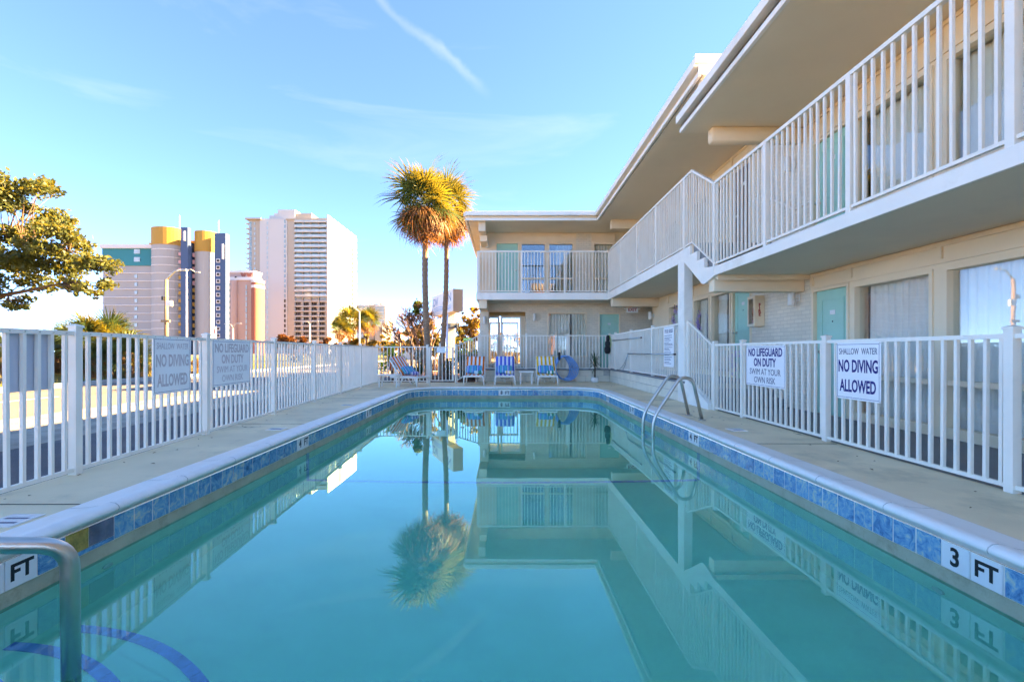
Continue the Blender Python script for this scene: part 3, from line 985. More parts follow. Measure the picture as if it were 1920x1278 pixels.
for nm, lab, yc, w, ln, hh in (('no_diving_sign', 'white NO DIVING sign with letters painted pale for sun glare on the road side fence', 4.795, 0.59, nd, 0.585),
                               ('no_lifeguard_sign', 'white NO LIFEGUARD sign with letters painted pale for sun glare on the road side fence', 5.95, 0.90, nl, 0.585)):
    GLAREINK = M('sun_glare_ink', (0.62, 0.52, 0.50), 0.6)  # glare of the sun on the letters is put into the ink colour
    ln2 = [(a, b, c, d, e, GLAREINK) for a, b, c, d, e, f in ln]
    board(nm, lab, 'sign', (fx(yc) + fn.x * 0.018, yc + fn.y * 0.018, 0.855), fd, (0, 0, 1), fn, w, hh, ln2, face=SIGNSUN)
bk = thing('sign_back', (fx(3.3) - 0.02, 3.3, 0.92), 'plain pale grey back of a board hung outside the nearest left fence panel', 'sign')
MB().box(-0.16, 0.16, -0.215, 0.215, -0.005, 0).build('board', M('aluminium_back', (0.55, 0.57, 0.62), 0.5, 0.04, 3), bk,
      frame((fx(3.3) - fn.x * 0.02, 3.3 - fn.y * 0.02, 0.925), fd, (0, 0, 1), fn), 0.002)
for dz in (-0.12, 0.12):
    MB().box(-0.19, 0.19, dz - 0.012, dz + 0.012, -0.012, -0.0052).build('mounting_strap', STEEL, bk, frame((fx(3.3) - fn.x * 0.02, 3.3 - fn.y * 0.02, 0.925), fd, (0, 0, 1), fn))

# ------------------------------------------------------------------ raised terrace
TZ = 0.42
terr = MB()
terr.prism([(3.512, 8.72), (7.2, 8.72), (7.2, 24), (-0.95, 24), (-0.95, 15.012), (3.512, 15.012)], GZ - 0.1, TZ - 0.03)
tw = terr.build('terrace', MORTAR)
tw['kind'] = 'structure'
tf = sheet('terrace_floor', WALK, [(3.47, 8.72), (7.2, 8.72), (7.2, 24), (-0.98, 24), (-0.98, 14.97), (3.47, 14.97)], TZ, kind=None, skirt=0.034, parent=tw)
BLKX = MB().box(-0.012, 0.0, -0.196, 0.196, -0.092, 0.092).mesh('block', BLOCK, 0.004)
BLKY = MB().box(-0.196, 0.196, -0.012, 0.0, -0.092, 0.092).mesh('block', BLOCK, 0.004)
for c in range(2):
    z = 0.098 + c * 0.192
    y = 8.92 + (0.2 if c else 0.0)
    while y < 14.95:
        inst('block', BLKX, tw, T(3.512, y, z)); y += 0.4
    x = 3.30 - (0.2 if c else 0.0)
    while x > -0.9:
        inst('block', BLKY, tw, T(x, 15.012, z)); x -= 0.4
# steps from the walkway up to the terrace
for i in range(3):
    y1 = 8.72 - i * 0.3
    MB().box(3.62, 5.3, y1 - 0.3, y1, 0.0, TZ - 0.14 * (i + 1)).build('step', FASCIA if i == 9 else WALK, tw, None, 0.008)
MB().add([], []).add([(3.50, 7.72, 0.0), (3.50, 8.74, 0.0), (3.50, 8.74, 0.50), (3.50, 8.70, 0.50), (3.50, 7.72, 0.10),
                      (3.615, 7.72, 0.0), (3.615, 8.74, 0.0), (3.615, 8.74, 0.50), (3.615, 8.70, 0.50), (3.615, 7.72, 0.10)],
                     [(0, 4, 3, 2, 1), (5, 6, 7, 8, 9), (0, 1, 6, 5), (1, 2, 7, 6), (2, 3, 8, 7), (3, 4, 9, 8), (4, 0, 5, 9)]).build('stair_stringer', FASCIA, tw)
# terrace railings
tr = thing('terrace_rail', (1.3, 14.99, TZ), 'white picket rail on the block wall behind the loungers', 'railing')
run(tr, (-0.86, 15.03), (3.5, 15.03), 0.435, 1.555, 0.435, 1.555, [0.0, 0.36, 0.68, 1.0], 0.110, post_base=TZ)
tr2 = thing('terrace_rail', (3.53, 12, TZ), 'white picket rail on the right block wall holding the pool rules sign', 'railing')
run(tr2, (3.535, 15.0), (3.535, 9.1), 0.445, 1.565, 0.455, 1.575, [0.115, 0.415, 0.725], 0.1085, post_base=TZ)
tr3 = thing('stair_rail', (3.57, 8.2, 0), 'white picket rail sloping down beside the column to the walkway fence', 'railing')
run(tr3, (3.57, 8.72), (3.57, 7.72), 0.50, 1.605, 0.06, 1.135, [0.0], 0.105, post_base=0.02, caps=False)

# ------------------------------------------------------------------ the motel
motel = thing('motel', (5.1, 8, 0), 'two storey cream motel with mint doors, white balconies and flat overhanging roof', 'building')
XW = 5.1                     # side wall facing the pool
YW = 16.5                    # wall of the far wing facing the camera
NF, NS0, NS1, NR = 0.0, 2.274, 2.42, 4.82          # near part: floor, slab bottom, slab top, soffit
FF, FS0, FS1, FR = TZ, 2.763, 3.00, 5.36           # far part


class Wall:
    """Frame of a wall: u runs along it, v up, n outwards towards the viewer."""
    def __init__(self, o, c):
        self.o, self.c = o, c

    def box(self, mb, u0, u1, v0, v1, n0, n1, mi=0):
        if self.o == 'X': mb.box(self.c - n1, self.c - n0, u0, u1, v0, v1, mi)
        else: mb.box(u0, u1, self.c - n1, self.c - n0, v0, v1, mi)
        return mb

    def b(self, name, mat, parent, u0, u1, v0, v1, n0, n1, bevel=0.0):
        return self.box(MB(), u0, u1, v0, v1, n0, n1).build(name, mat, parent, None, bevel)

    def pt(self, u, v, n):
        return (self.c - n, u, v) if self.o == 'X' else (u, self.c - n, v)

    def axes(self):                 # right, up, normal for lettering
        return ((0, -1, 0), (0, 0, 1), (-1, 0, 0)) if self.o == 'X' else ((1, 0, 0), (0, 0, 1), (0, -1, 0))

    def wall(self, name, mat, u0, u1, v0, v1, holes=(), th=0.22, n=0.0, parent=None):
        us = sorted({u0, u1} | {min(max(a, u0), u1) for h in holes for a in h[:2]})
        vs = sorted({v0, v1} | {min(max(a, v0), v1) for h in holes for a in h[2:4]})
        mb = MB()
        for i in range(len(us) - 1):
            for j in range(len(vs) - 1):
                cu, cv = (us[i] + us[i + 1]) / 2, (vs[j] + vs[j + 1]) / 2
                if any(h[0] < cu < h[1] and h[2] < cv < h[3] for h in holes): continue
                self.box(mb, us[i], us[i + 1], vs[j], vs[j + 1], -th, n)
        return mb.build(name, mat, parent or motel)


def curtain_mesh(W, u0, u1, v0, v1, n, amp=0.02, lam=0.11, seedv=0.0):
    mb = MB()
    k = max(8, int((u1 - u0) / lam * 8))
    vs = []
    for i in range(k + 1):
        u = u0 + (u1 - u0) * i / k
        a = amp * sin(2 * pi * u / lam + seedv) + amp * 0.5 * sin(2 * pi * u / (lam * 2.7) + 1.3 + seedv)
        for v, s in ((v0, 1.25), (v0 + (v1 - v0) * .5, 1.0), (v1, 0.55)):
            vs.append(W.pt(u, v, n + a * s))
    fs = []
    for i in range(k):
        for j in range(2):
            a = i * 3 + j
            fs.append((a, a + 3, a + 4, a + 1))
    mb.add(vs, fs)
    return mb


def window(W, u0, u1, v0, v1, curtains=((0, 1),), mid=None, frame_m=None, glass=None, cmat=None, sill=True, fw=0.045, mull=()):
    """Opening u0..u1, v0..v1 with frame, panes and drapes."""
    frame_m = frame_m or CREAM
    glass = glass or GLASS
    win = W.box(W.box(W.box(W.box(MB(), u0, u1, v1 - fw, v1, -0.12, 0.02), u0, u1, v0, v0 + fw, -0.12, 0.02),
                      u0, u0 + fw, v0 + fw, v1 - fw, -0.12, 0.02), u1 - fw, u1, v0 + fw, v1 - fw, -0.12, 0.02).build('window', frame_m, motel)
    if mid: W.b('mid_rail', frame_m, win, u0 + fw, u1 - fw, mid - 0.03, mid + 0.03, -0.10, 0.012)
    for q in mull:
        W.b('mullion', frame_m, win, q - 0.02, q + 0.02, v0 + fw, v1 - fw, -0.10, 0.008)
    segs = [v0 + fw] + ([mid - 0.03, mid + 0.03] if mid else []) + [v1 - fw]
    cuts = [u0 + fw] + [c for q in mull for c in (q - 0.02, q + 0.02)] + [u1 - fw]
    for i in range(0, len(segs), 2):
        for j in range(0, len(cuts), 2):
            W.b('pane', glass, win, cuts[j], cuts[j + 1], segs[i], segs[i + 1], -0.062, -0.056)
    for k, (a, b) in enumerate(curtains):
        ua, ub = u0 + (u1 - u0) * a, u0 + (u1 - u0) * b
        curtain_mesh(W, ua, ub, v0 + 0.02, v1 - 0.03, -0.19, 0.022, 0.10 + 0.02 * random.random(), k * 1.7 + u0).build('curtain', cmat or CURTAIN, win, None, 0, True)
    return win


def door(W, u0, u1, v0, v1, mat=None, handle_side=1, number=True, fm=None):
    mat = mat or MINT
    d = W.b('door', mat, motel, u0, u1, v0, v1, -0.10, -0.045)
    h = v1 - v0
    w = u1 - u0
    for (a, b) in ((0.52, 0.93), (0.08, 0.44)):          # raised panels
        mb = MB()
        e = 0.11 * w / 0.7
        for (x0, x1, y0, y1) in ((u0 + e, u1 - e, v0 + h * b - 0.02, v0 + h * b), (u0 + e, u1 - e, v0 + h * a, v0 + h * a + 0.02),
                                 (u0 + e, u0 + e + 0.02, v0 + h * a + 0.02, v0 + h * b - 0.02), (u1 - e - 0.02, u1 - e, v0 + h * a + 0.02, v0 + h * b - 0.02)):
            W.box(mb, x0, x1, y0, y1, -0.0445, -0.034)
        mb.build('panel_moulding', mat, d)
    hu = u1 - 0.07 if handle_side > 0 else u0 + 0.07
    r_, u_, n_ = W.axes()
    F = frame(W.pt(hu, v0 + 1.0, -0.0445), r_, u_, n_)
    MB().lathe([(0.03, 0), (0.03, 0.008), (0.012, 0.012), (0.012, 0.04), (0.026, 0.05), (0.028, 0.07), (0.012, 0.078)], 14).build('handle', CHROME, d, F, 0, True)
    inst('peephole', MB().lathe([(0.011, 0), (0.011, 0.006), (0.004, 0.008)], 12).mesh('peephole', INKB), d, frame(W.pt((u0 + u1) / 2, v0 + h * 0.745, -0.0445), r_, u_, n_))
    if number:
        W.b('number_plate', CERAMIC, d, (u0 + u1) / 2 - 0.055, (u0 + u1) / 2 + 0.055, v0 + h * 0.80, v0 + h * 0.835, -0.0445, -0.040)
    W.b('door_frame', fm or CREAM, d, u0 - 0.045, u0 - 0.001, v0, v1 + 0.045, -0.12, 0.015)
    W.b('door_frame', fm or CREAM, d, u1 + 0.001, u1 + 0.045, v0, v1 + 0.045, -0.12, 0.015)
    W.b('door_frame', fm or CREAM, d, u0 - 0.001, u1 + 0.001, v1 + 0.001, v1 + 0.045, -0.12, 0.015)
    return d


WX = Wall('X', XW)
WY = Wall('Y', YW)
# side wall: openings (u0,u1,v0,v1)
def side_openings(fl, top):
    near = fl < 0.2 or 2.3 < fl < 2.8
    if near:
        return [('d', 6.68, 7.39, fl, fl + 1.98), ('w', 5.33, 6.56, fl + 0.08, fl + 1.98), ('w', 3.98, 5.20, fl + 0.08, fl + 1.98),
                ('w', 2.63, 3.85, fl + 0.08, fl + 1.98), ('d', 1.72, 2.44, fl, fl + 1.98), ('w', 0.4, 1.6, fl + 0.08, fl + 1.98)]
    return [('d', 9.33, 10.02, fl, fl + 1.98), ('w', 10.12, 11.08, fl + 0.08, fl + 1.98), ('w', 11.16, 12.10, fl + 0.08, fl + 1.98), ('w', 12.98, 13.95, fl + 0.08, fl + 1.98)]


for (fl, top, y0, y1, brick) in ((NF, NS0, -3.5, 7.46, (7.46, 8.45)), (NS1, NR, -3.5, 7.46, (7.46, 8.45)), (FF, FS0, 9.26, 15.5, (8.45, 9.26)), (FS1, FR, 9.26, 15.5, (8.45, 9.26))):
    ops = side_openings(fl, top)
    holes = [o[1:] for o in ops]
    WX.wall('wall', CREAM, y0, y1, fl - 0.02, top + 0.05, holes)
    WX.wall('wall', BRICKX, brick[0], brick[1], (fl - 0.02) if fl != FF else 0.0, top + 0.05)
    # timber header panels with battens above the openings
    ys_ = [y0] + [y for o in ops for y in o[1:3]] + [y1]
    ymin = min(o[1] for o in ops) - 0.05; ymax = max(o[2] for o in ops) + 0.05
    for v in (fl + 2.03, top - 0.05):
        WX.b('header_trim', CREAM, motel, ymin, ymax, v, v + 0.05, 0.001, 0.022)
    for o_ in ops:
        WX.b('header_batten', CREAM, motel, o_[2] - 0.0 + 0.012, o_[2] + 0.072, fl + 2.08, top - 0.05, 0.001, 0.026)
    for k, o_ in enumerate(ops):
        kind, a, b, c, d = o_
        if kind == 'd':
            if fl == FS1: 
                door(WX, a, b, c, d, BROWN)
            else: door(WX, a, b, c, d)
        else:
            near = y0 < 0
            cur = ((0.0, 0.92),) if (near and k == 1) else (((0, 1),) if near else ((0, 0.46), (0.54, 1)))
            window(WX, a, b, c, d, cur, mid=c + 0.56, glass=GLASS, cmat=SHEER if near and fl < 1 else CURTAIN)
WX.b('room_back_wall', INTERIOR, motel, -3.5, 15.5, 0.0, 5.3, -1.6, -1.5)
MB().box(XW + 0.22, XW + 3, 15.38, 15.5, 0.0, FR).build('wall', CREAM, motel)
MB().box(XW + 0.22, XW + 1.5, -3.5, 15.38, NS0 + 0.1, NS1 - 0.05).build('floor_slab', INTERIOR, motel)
MB().box(XW - 0.002, XW + 1.5, -3.6, -3.5, 0, 5).build('wall', CREAM, motel)

# balcony slabs, stairs between the two levels, fascias
XF = 3.5
MB().box(XF + 0.03, XW, -3.5, 7.54, NS0 + 0.012, NS1).build('balcony_slab', SOFFIT, motel)
MB().box(XF, XF + 0.03, -3.5, 7.54, NS0, NS1 + 0.004).build('fascia', FASCIA, motel, None, 0.004)
MB().box(XF + 0.03, XW, 8.45, YW, FS0 + 0.012, FS1).build('balcony_slab', SOFFIT, motel)
MB().box(XF, XF + 0.03, 8.76, 15.23, FS0, FS1 + 0.004).build('fascia', FASCIA, motel, None, 0.004)
MB().box(-0.92, XF + 0.03, 15.262, 21.0, FS0 + 0.012, FS1).build('balcony_slab', SOFFIT, motel)
MB().box(XW, 7.2, 15.5, 21.0, FS0 + 0.012, FS1).build('balcony_slab', SOFFIT, motel)
MB().box(-0.98, XF, 15.232, 15.262, FS0, FS1 + 0.004).build('fascia', FASCIA, motel, None, 0.004)
MB().box(-0.98, -0.95, 15.262, 21.0, FS0, FS1 + 0.004).build('fascia', FASCIA, motel, None, 0.004)
DARKT = M('grey_stair_tread', (0.22, 0.22, 0.21), 0.8, 0.15, 6, 0.2, 60)
for i in range(3):
    ya_, yb_ = 7.54 + i * 0.305, 7.54 + (i + 1) * 0.305
    MB().box(XF + 0.06, XW, ya_, yb_, NS1 + 0.15 * i, NS1 + 0.193 * (i + 1) - 0.02).build('stair_tread', DARKT, motel)
# stringer plate with a stepped top edge
poly = [(8.80, FS1 + 0.004), (8.46, FS1 + 0.004), (8.46, 2.83), (8.16, 2.83), (8.16, 2.65), (7.86, 2.65), (7.86, 2.47), (7.50, 2.43), (7.50, 2.27), (7.84, 2.19), (7.95, 2.20), (8.76, 2.75), (8.80, 2.755)]
n = len(poly)
MB().add([(XF - 0.004, a, b) for a, b in poly] + [(XF + 0.055, a, b) for a, b in poly],
         [tuple(range(n)), tuple(reversed(range(n, 2 * n)))] + [(i, n + i, n + (i + 1) % n, (i + 1) % n) for i in range(n)]).build('stair_stringer', FASCIA, motel)
MB().add([(XF + 0.06, 7.5, 2.20), (XW, 7.5, 2.20), (XW, 8.8, 2.79), (XF + 0.06, 8.8, 2.79), (XF + 0.06, 7.5, 2.35), (XW, 7.5, 2.35), (XW, 8.8, 2.95), (XF + 0.06, 8.8, 2.95)],
         [(3, 2, 1, 0), (4, 5, 6, 7), (0, 1, 5, 4), (1, 2, 6, 5), (2, 3, 7, 6), (3, 0, 4, 7)]).build('stair_soffit', SOFFIT, motel)
# column and cross beams
MB().box(XF - 0.002, XF + 0.168, 8.76, 9.07, 0.0, FS0 - 0.001).build('column', FASCIA, motel, None, 0.006)
MB().box(XF + 0.05, XW, 7.62, 7.80, 2.02, 2.262).build('beam', CREAM, motel, None, 0.012)
MB().box(XF + 0.02, XW, 7.62, 7.80, NR - 0.24, NR + 0.02).build('beam', CREAM, motel, None, 0.03, 3)
MB().box(XF + 0.05, XW, 14.86, 15.06, 2.50, FS0 + 0.02).build('beam', CREAM, motel, None, 0.012)
MB().box(XF + 0.02, XW, 14.86, 15.06, FR - 0.28, FR + 0.02).build('beam', CREAM, motel, None, 0.012)
MB().box(XF + 0.12, XW, 2.0, 2.18, 2.02, 2.262).build('beam', CREAM, motel, None, 0.012)
MB().box(-0.90, -0.62, 15.30, YW, 2.47, FS0 + 0.01).build('beam', CREAM, motel, None, 0.01)
MB().box(-0.90, -0.66, 15.10, YW, FR - 0.30, FR + 0.02).build('beam', CREAM, motel, None, 0.01)
MB().box(-0.88, -0.62, 15.6, YW, FR - 0.52, FR - 0.302).build('beam', CREAM, motel, None, 0.01)

# roofs with trim board, recessed band and gutter
def eave(x_or_y, a, b, z, o):
    for nm, m_, n0, n1, z0, z1 in (('trim_board', FASCIA, 0.0, 0.05, z, z + 0.075), ('eave_band', CREAM, 0.05, 0.10, z + 0.06, z + 0.19), ('gutter', FASCIA, -0.07, 0.06, z + 0.155, z + 0.285)):
        if o == 'X': MB().box(x_or_y + n0, x_or_y + n1, a, b, z0, z1).build(nm, m_, motel, None, 0.004)
        else: MB().box(a, b, x_or_y + n0, x_or_y + n1, z0, z1).build(nm, m_, motel, None, 0.004)


MB().box(3.11, 9.5, -3.5, 7.85, NR + 0.012, NR + 0.24).build('roof', SOFFIT, motel)
eave(3.06, -3.5, 7.85, NR, 'X')
MB().box(3.16, 9.5, 7.2, 7.34, NR + 0.241, FR + 0.02).build('wall', FASCIA, motel)
MB().box(3.14, 9.5, 7.1, 21.6, FR + 0.012, FR + 0.27).build('roof', SOFFIT, motel)
MB().box(-1.24, 3.14, 14.98, 21.6, FR + 0.012, FR + 0.27).build('roof', SOFFIT, motel)
eave(3.06, 7.1, 14.9, FR, 'X')
eave(14.9, -1.32, 3.06, FR, 'Y')
for nm, m_, n0, n1, z0, z1 in (('trim_board', FASCIA, 0.0, 0.05, FR, FR + 0.075), ('eave_band', CREAM, 0.05, 0.10, FR + 0.06, FR + 0.19), ('gutter', FASCIA, -0.07, 0.06, FR + 0.155, FR + 0.285)):
    MB().box(-1.32 + n0, -1.32 + n1, 14.96, 21.6, z0, z1).build(nm, m_, motel, None, 0.004)
MB().box(3.06, 3.9, 7.085, 7.1, FR + 0.02, FR + 0.30).build('roof_end_board', FASCIA, motel)
MB().box(3.0, 3.9, 7.06, 7.098, FR + 0.19, FR + 0.33).build('roof_end_cap', FASCIA, motel)
MB().box(-1.28, 9.5, 14.94, 21.6, FR + 0.27, FR + 0.288).box(3.02, 9.5, 7.1, 14.94, FR + 0.27, FR + 0.288).build('roof_covering', M('roof_felt', (0.5, 0.48, 0.44), 0.9, 0.15, 2), motel)
MB().box(3.0, 9.5, -3.5, 7.85, NR + 0.241, NR + 0.262).build('roof_covering', M('roof_felt_low', (0.5, 0.48, 0.44), 0.9, 0.15, 2), motel)

# far wing
gh = [(-0.59, 0.75, TZ, 2.47), (1.55, 3.02, 0.80, 2.44), (3.47, 4.22, TZ, 2.40)]
WY.wall('wall', BRICKY, -0.92, 7.2, TZ - 0.02, FS0 + 0.02, gh)
uh = [(-0.33, 0.49, FS1, 5.0), (0.57, 1.51, FS1 + 0.06, 5.0), (1.59, 2.53, FS1 + 0.06, 5.0), (3.24, 4.02, FS1 + 0.06, 5.0)]
WY.wall('wall', CREAM, -0.92, 2.62, FS1 - 0.02, FR + 0.02, uh)
WY.wall('wall', BRICKY, 2.62, 3.18, FS1 - 0.02, FR + 0.02)
WY.wall('wall', CREAM, 3.18, 7.2, FS1 - 0.02, FR + 0.02, uh)
for v in (5.03, FR - 0.05):
    WY.b('header_trim', CREAM, motel, -0.36, 2.60, v, v + 0.045, 0.001, 0.02)
    WY.b('header_trim', CREAM, motel, 3.2, 4.06, v, v + 0.045, 0.001, 0.02)
for u in (-0.38, 0.53, 1.55, 2.56, 3.2, 4.05):
    WY.b('header_batten', CREAM, motel, u - 0.02, u + 0.02, 5.076, FR - 0.051, 0.001, 0.022)
door(WY, 3.49, 4.20, TZ, 2.38)
door(WY, -0.31, 0.47, FS1, 4.98, number=False)
window(WY, 1.55, 3.02, 0.80, 2.44, ((0.0, 0.58), (0.63, 1.0)), fw=0.05)
window(WY, 0.57, 1.51, FS1 + 0.06, 5.0, (), mid=3.69, glass=GLASSR)
window(WY, 1.59, 2.53, FS1 + 0.06, 5.0, ((0.3, 1.0),), mid=3.69, glass=GLASSR)
window(WY, 3.24, 4.02, FS1 + 0.06, 5.0, ((0.0, 1.0),), mid=3.69)
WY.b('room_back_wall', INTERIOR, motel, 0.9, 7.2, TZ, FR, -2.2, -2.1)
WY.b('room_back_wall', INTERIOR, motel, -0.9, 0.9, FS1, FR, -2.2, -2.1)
# pilaster and side wall of the wing, glazed lobby that looks right through
MB().box(-0.92, -0.60, 16.30, YW - 0.001, TZ, 2.47).build('pilaster', BRICKY, motel)
MB().box(-0.92, -0.72, YW + 0.22, 20.9, TZ, FS0).build('wall', BRICKX, motel)
MB().box(-0.92, -0.72, YW + 0.22, 20.9, FS1, FR).build('wall', CREAM, motel)
MB().box(0.80, 0.95, YW + 0.22, 20.9, TZ, FS0).build('wall', CREAM, motel)
MB().box(0.95, 7.2, 20.7, 20.9, TZ, FR).build('wall', CREAM, motel)
MB().box(-0.72, 0.95, 20.7, 20.9, FS1, FR).build('wall', CREAM, motel)
LOB = Wall('Y', 17.1)
HONEY = M('honey_timber', (0.50, 0.30, 0.10), 0.5, 0.15, 6)
LOB.b('lobby_lintel', HONEY, motel, -0.72, 0.80, 2.36, FS0, -0.1, 0.02)
for W_, gl in ((LOB, GLASS), (Wall('Y', 20.75), GLASS)):
    for a, b in ((-0.72, -0.22), (-0.16, 0.62)):
        w_ = W_.box(W_.box(W_.box(W_.box(MB(), a, b, 2.28, 2.36, -0.06, 0.0), a, b, TZ, TZ + 0.12, -0.06, 0.0), a, a + 0.06, TZ + 0.12, 2.28, -0.06, 0.0), b - 0.06, b, TZ + 0.12, 2.28, -0.06, 0.0).build('lobby_glazing', WHITE, motel)
        W_.b('pane', gl, w_, a + 0.06, b - 0.06, TZ + 0.12, 2.28, -0.035, -0.03)
MB().box(0.62, 0.80, 17.1, 17.2, TZ, 2.36).build('lobby_jamb', CREAM, motel)
tb = MB().box(-0.1, 0.5, 18.6, 19.2, 1.12, 1.17)
for a, b in ((-0.07, 18.63), (0.43, 18.63), (-0.07, 19.13), (0.43, 19.13)): tb.box(a, a + 0.05, b, b + 0.05, TZ, 1.12)
tbl = tb.build('lobby_table', M('dark_walnut', (0.05, 0.02, 0.01), 0.5), None)
tag(tbl, 'small dark table standing inside the glazed lobby', 'table')

# balcony railings
nr = D.objects.new('balcony_railing', None); link(nr, motel)
run(nr, (XF + 0.04, 7.54), (XF + 0.04, -3.4), NS1 + 0.045, 3.86, NS1 + 0.045, 3.86, [(7.54 - y) / 10.94 for y in (7.54, 6.07, 4.59, 3.118, 1.65, 0.18, -1.3)], 0.1087, caps=False, post_base=NS1, rail_w=0.055, rail_h=0.045, phase=0.75)
fr_ = D.objects.new('balcony_railing', None); link(fr_, motel)
run(fr_, (XF + 0.04, 15.27), (XF + 0.04, 8.45), FS1 + 0.045, 4.43, FS1 + 0.045, 4.43, [(15.27 - y) / 6.82 for y in (15.27, 13.64, 11.97, 10.44, 8.80)], 0.1087, caps=False, post_base=FS1, rail_w=0.055, rail_h=0.045)
sr_ = D.objects.new('balcony_railing', None); link(sr_, motel)
run(sr_, (XF + 0.04, 8.45), (XF + 0.04, 7.56), FS1 + 0.045, 4.43, NS1 + 0.045, 3.86, [], 0.1087, caps=False, rail_w=0.055, rail_h=0.045)
# inner stair rail against the wall side
wr_ = D.objects.new('balcony_railing', None); link(wr_, motel)
run(wr_, (-0.93, 15.27), (XF + 0.02, 15.27), FS1 + 0.045, 4.43, FS1 + 0.045, 4.43, [0.001, 0.335, 0.665], 0.1100, caps=False, post_base=FS1, rail_w=0.055, rail_h=0.045)
wr2 = D.objects.new('balcony_railing', None); link(wr2, motel)
run(wr2, (-0.93, 15.3), (-0.93, 20.5), FS1 + 0.045, 4.43, FS1 + 0.045, 4.43, [0.35, 0.7, 1.0], 0.1100, caps=False, post_base=FS1, rail_w=0.055, rail_h=0.045)
gr_ = D.objects.new('wall_handrail', None); link(gr_, motel)
MB().tube([(4.85, 8.9, 3.95), (4.85, 8.45, 3.95), (4.85, 7.5, 3.38), (4.85, 7.1, 3.38)], 0.02, 10).build('rail_tube', WHITE, gr_, None, 0, True)
for yy, z0, z1 in ((8.6, FS1, 3.95), (7.35, NS1, 3.38)):
    MB().box(4.83, 4.87, yy - 0.02, yy + 0.02, z0, z1).build('rail_post', WHITE, gr_)

# ------------------------------------------------------------------ fittings on the motel
LAMPG = M('lamp_shade_metal', (0.76, 0.73, 0.67), 0.4)


def wall_lamp(W, u, v, label):
    r_, u_, n_ = W.axes()
    root = thing('wall_lamp', W.pt(u, v, 0.0), label, 'lamp', 'cylinder wall lamps')
    F = frame(W.pt(u, v, 0.0), r_, u_, n_)
    MB().box(-0.05, 0.05, -0.06, 0.06, 0.001, 0.022).build('back_plate', LAMPG, root, F, 0.006)
    MB().box(-0.015, 0.015, -0.015, 0.015, 0.022, 0.08).build('arm', LAMPG, root, F)
    MB().lathe([(0.052, -0.13), (0.056, -0.125), (0.056, 0.125), (0.052, 0.13)], 24).build('shade', LAMPG, root, Matrix.Translation(Vector(W.pt(u, v, 0.13))), 0, True)
    MB().lathe([(0.044, 0), (0.044, 0.003)], 20).build('lens', M('lamp_lens', (0.85, 0.8, 0.7), 0.3), root, Matrix.Translation(Vector(W.pt(u, v - 0.134, 0.13))))


wall_lamp(WX, 7.78, 1.93, 'cream cylinder wall lamp beside the nearest ground floor mint door')
wall_lamp(WX, 15.35, 2.24, 'cream cylinder wall lamp near the EXIT sign')
wall_lamp(WY, 1.08, 2.26, 'cream cylinder wall lamp between the glazed lobby and the curtained window')
wall_lamp(Wall('Y', 16.30), -0.74, 2.14, 'cream cylinder wall lamp on the pilaster left of the glazed lobby')
wall_lamp(WY, -0.66, 4.92, 'cream cylinder wall lamp left of the mint door on the far balcony')
wall_lamp(WX, 7.9, 4.30, 'cream cylinder wall lamp on the upper brick wall by the balcony steps')
wall_lamp(WX, 12.55, 4.75, 'cream cylinder wall lamp on the upper wall far along the side balcony')

RED = M('red_enamel', (0.45, 0.02, 0.012), 0.35)
fb = thing('fire_extinguisher_box', (4.92, 8.93, 1.5), 'cream cabinet with a red fire extinguisher and FIRE lettering on the brick wall', 'fire cabinet')
mb = MB()
x0, x1, y0, y1, z0, z1 = 4.90, XW - 0.002, 8.80, 9.06, 1.50, 2.10
mb.box(x0 + .012, x1, y0, y0 + .014, z0, z1).box(x0 + .012, x1, y1 - .014, y1, z0, z1).box(x0 + .012, x1, y0 + .014, y1 - .014, z0, z0 + .014).box(x0 + .012, x1, y0 + .014, y1 - .014, z1 - .014, z1)
mb.build('cabinet', CREAM, fb, None, 0.003)
mb = MB().box(x0, x0 + .012, y0, y0 + .04, z0, z1).box(x0, x0 + .012, y1 - .04, y1, z0, z1).box(x0, x0 + .012, y0 + .04, y1 - .04, z0, z0 + .05).box(x0, x0 + .012, y0 + .04, y1 - .04, z1 - .05, z1)
dr = mb.build('cabinet_door', CREAM, fb)
MB().box(x0 + .004, x0 + .007, y0 + .04, y1 - .04, z0 + .05, z1 - .05).build('pane', GLASS, dr)
MB().lathe([(0.05, 0), (0.062, 0.02), (0.062, 0.33), (0.045, 0.38), (0.018, 0.40), (0.018, 0.43)], 18, 0, (5.0, 8.93, 1.515)).build('extinguisher', RED, fb, None, 0, True)
MB().box(4.97, 5.03, 8.915, 8.945, 1.945, 1.99).build('extinguisher_valve', BLACK, fb)
for i, ch in enumerate('FIRE'):
    inst('lettering', text_mesh(ch, 0.085, 0.004, 1.0, 'CENTER', RED), fb, frame((5.0, y0 - 0.001, 1.915 - i * 0.062), (1, 0, 0), (0, 0, 1), (0, -1, 0)))

MB().box(7.2, 7.35, 15.0, 21.0, 0.0, FR).build('wall', CREAM, motel)  # unseen wall added to close the passage and block a sun leak
ex = thing('exit_sign', (4.4, 15.5, 2.36), 'red lettered EXIT sign hanging under the balcony slab in the far corner', 'sign')
MB().box(4.20, 4.60, 15.47, 15.51, 2.35, 2.53).build('case', SIGNW, ex, None, 0.004)
inst('lettering', text_mesh('EXIT', 0.15, 0.003, 1.0, 'CENTER', RED), ex, frame((4.40, 15.468, 2.44), (1, 0, 0), (0, 0, 1), (0, -1, 0)))
MB().box(4.38, 4.42, 15.48, 15.50, 2.53, FS0 + 0.012).build('hanger', SIGNW, ex)
for s in (-1, 1):
    MB().lathe([(0.03, 0), (0.036, 0.02), (0.03, 0.05)], 14, 0, (4.40 + s * 0.25, 15.49, 2.46)).build('emergency_lamp', SIGNW, ex, None, 0, True)

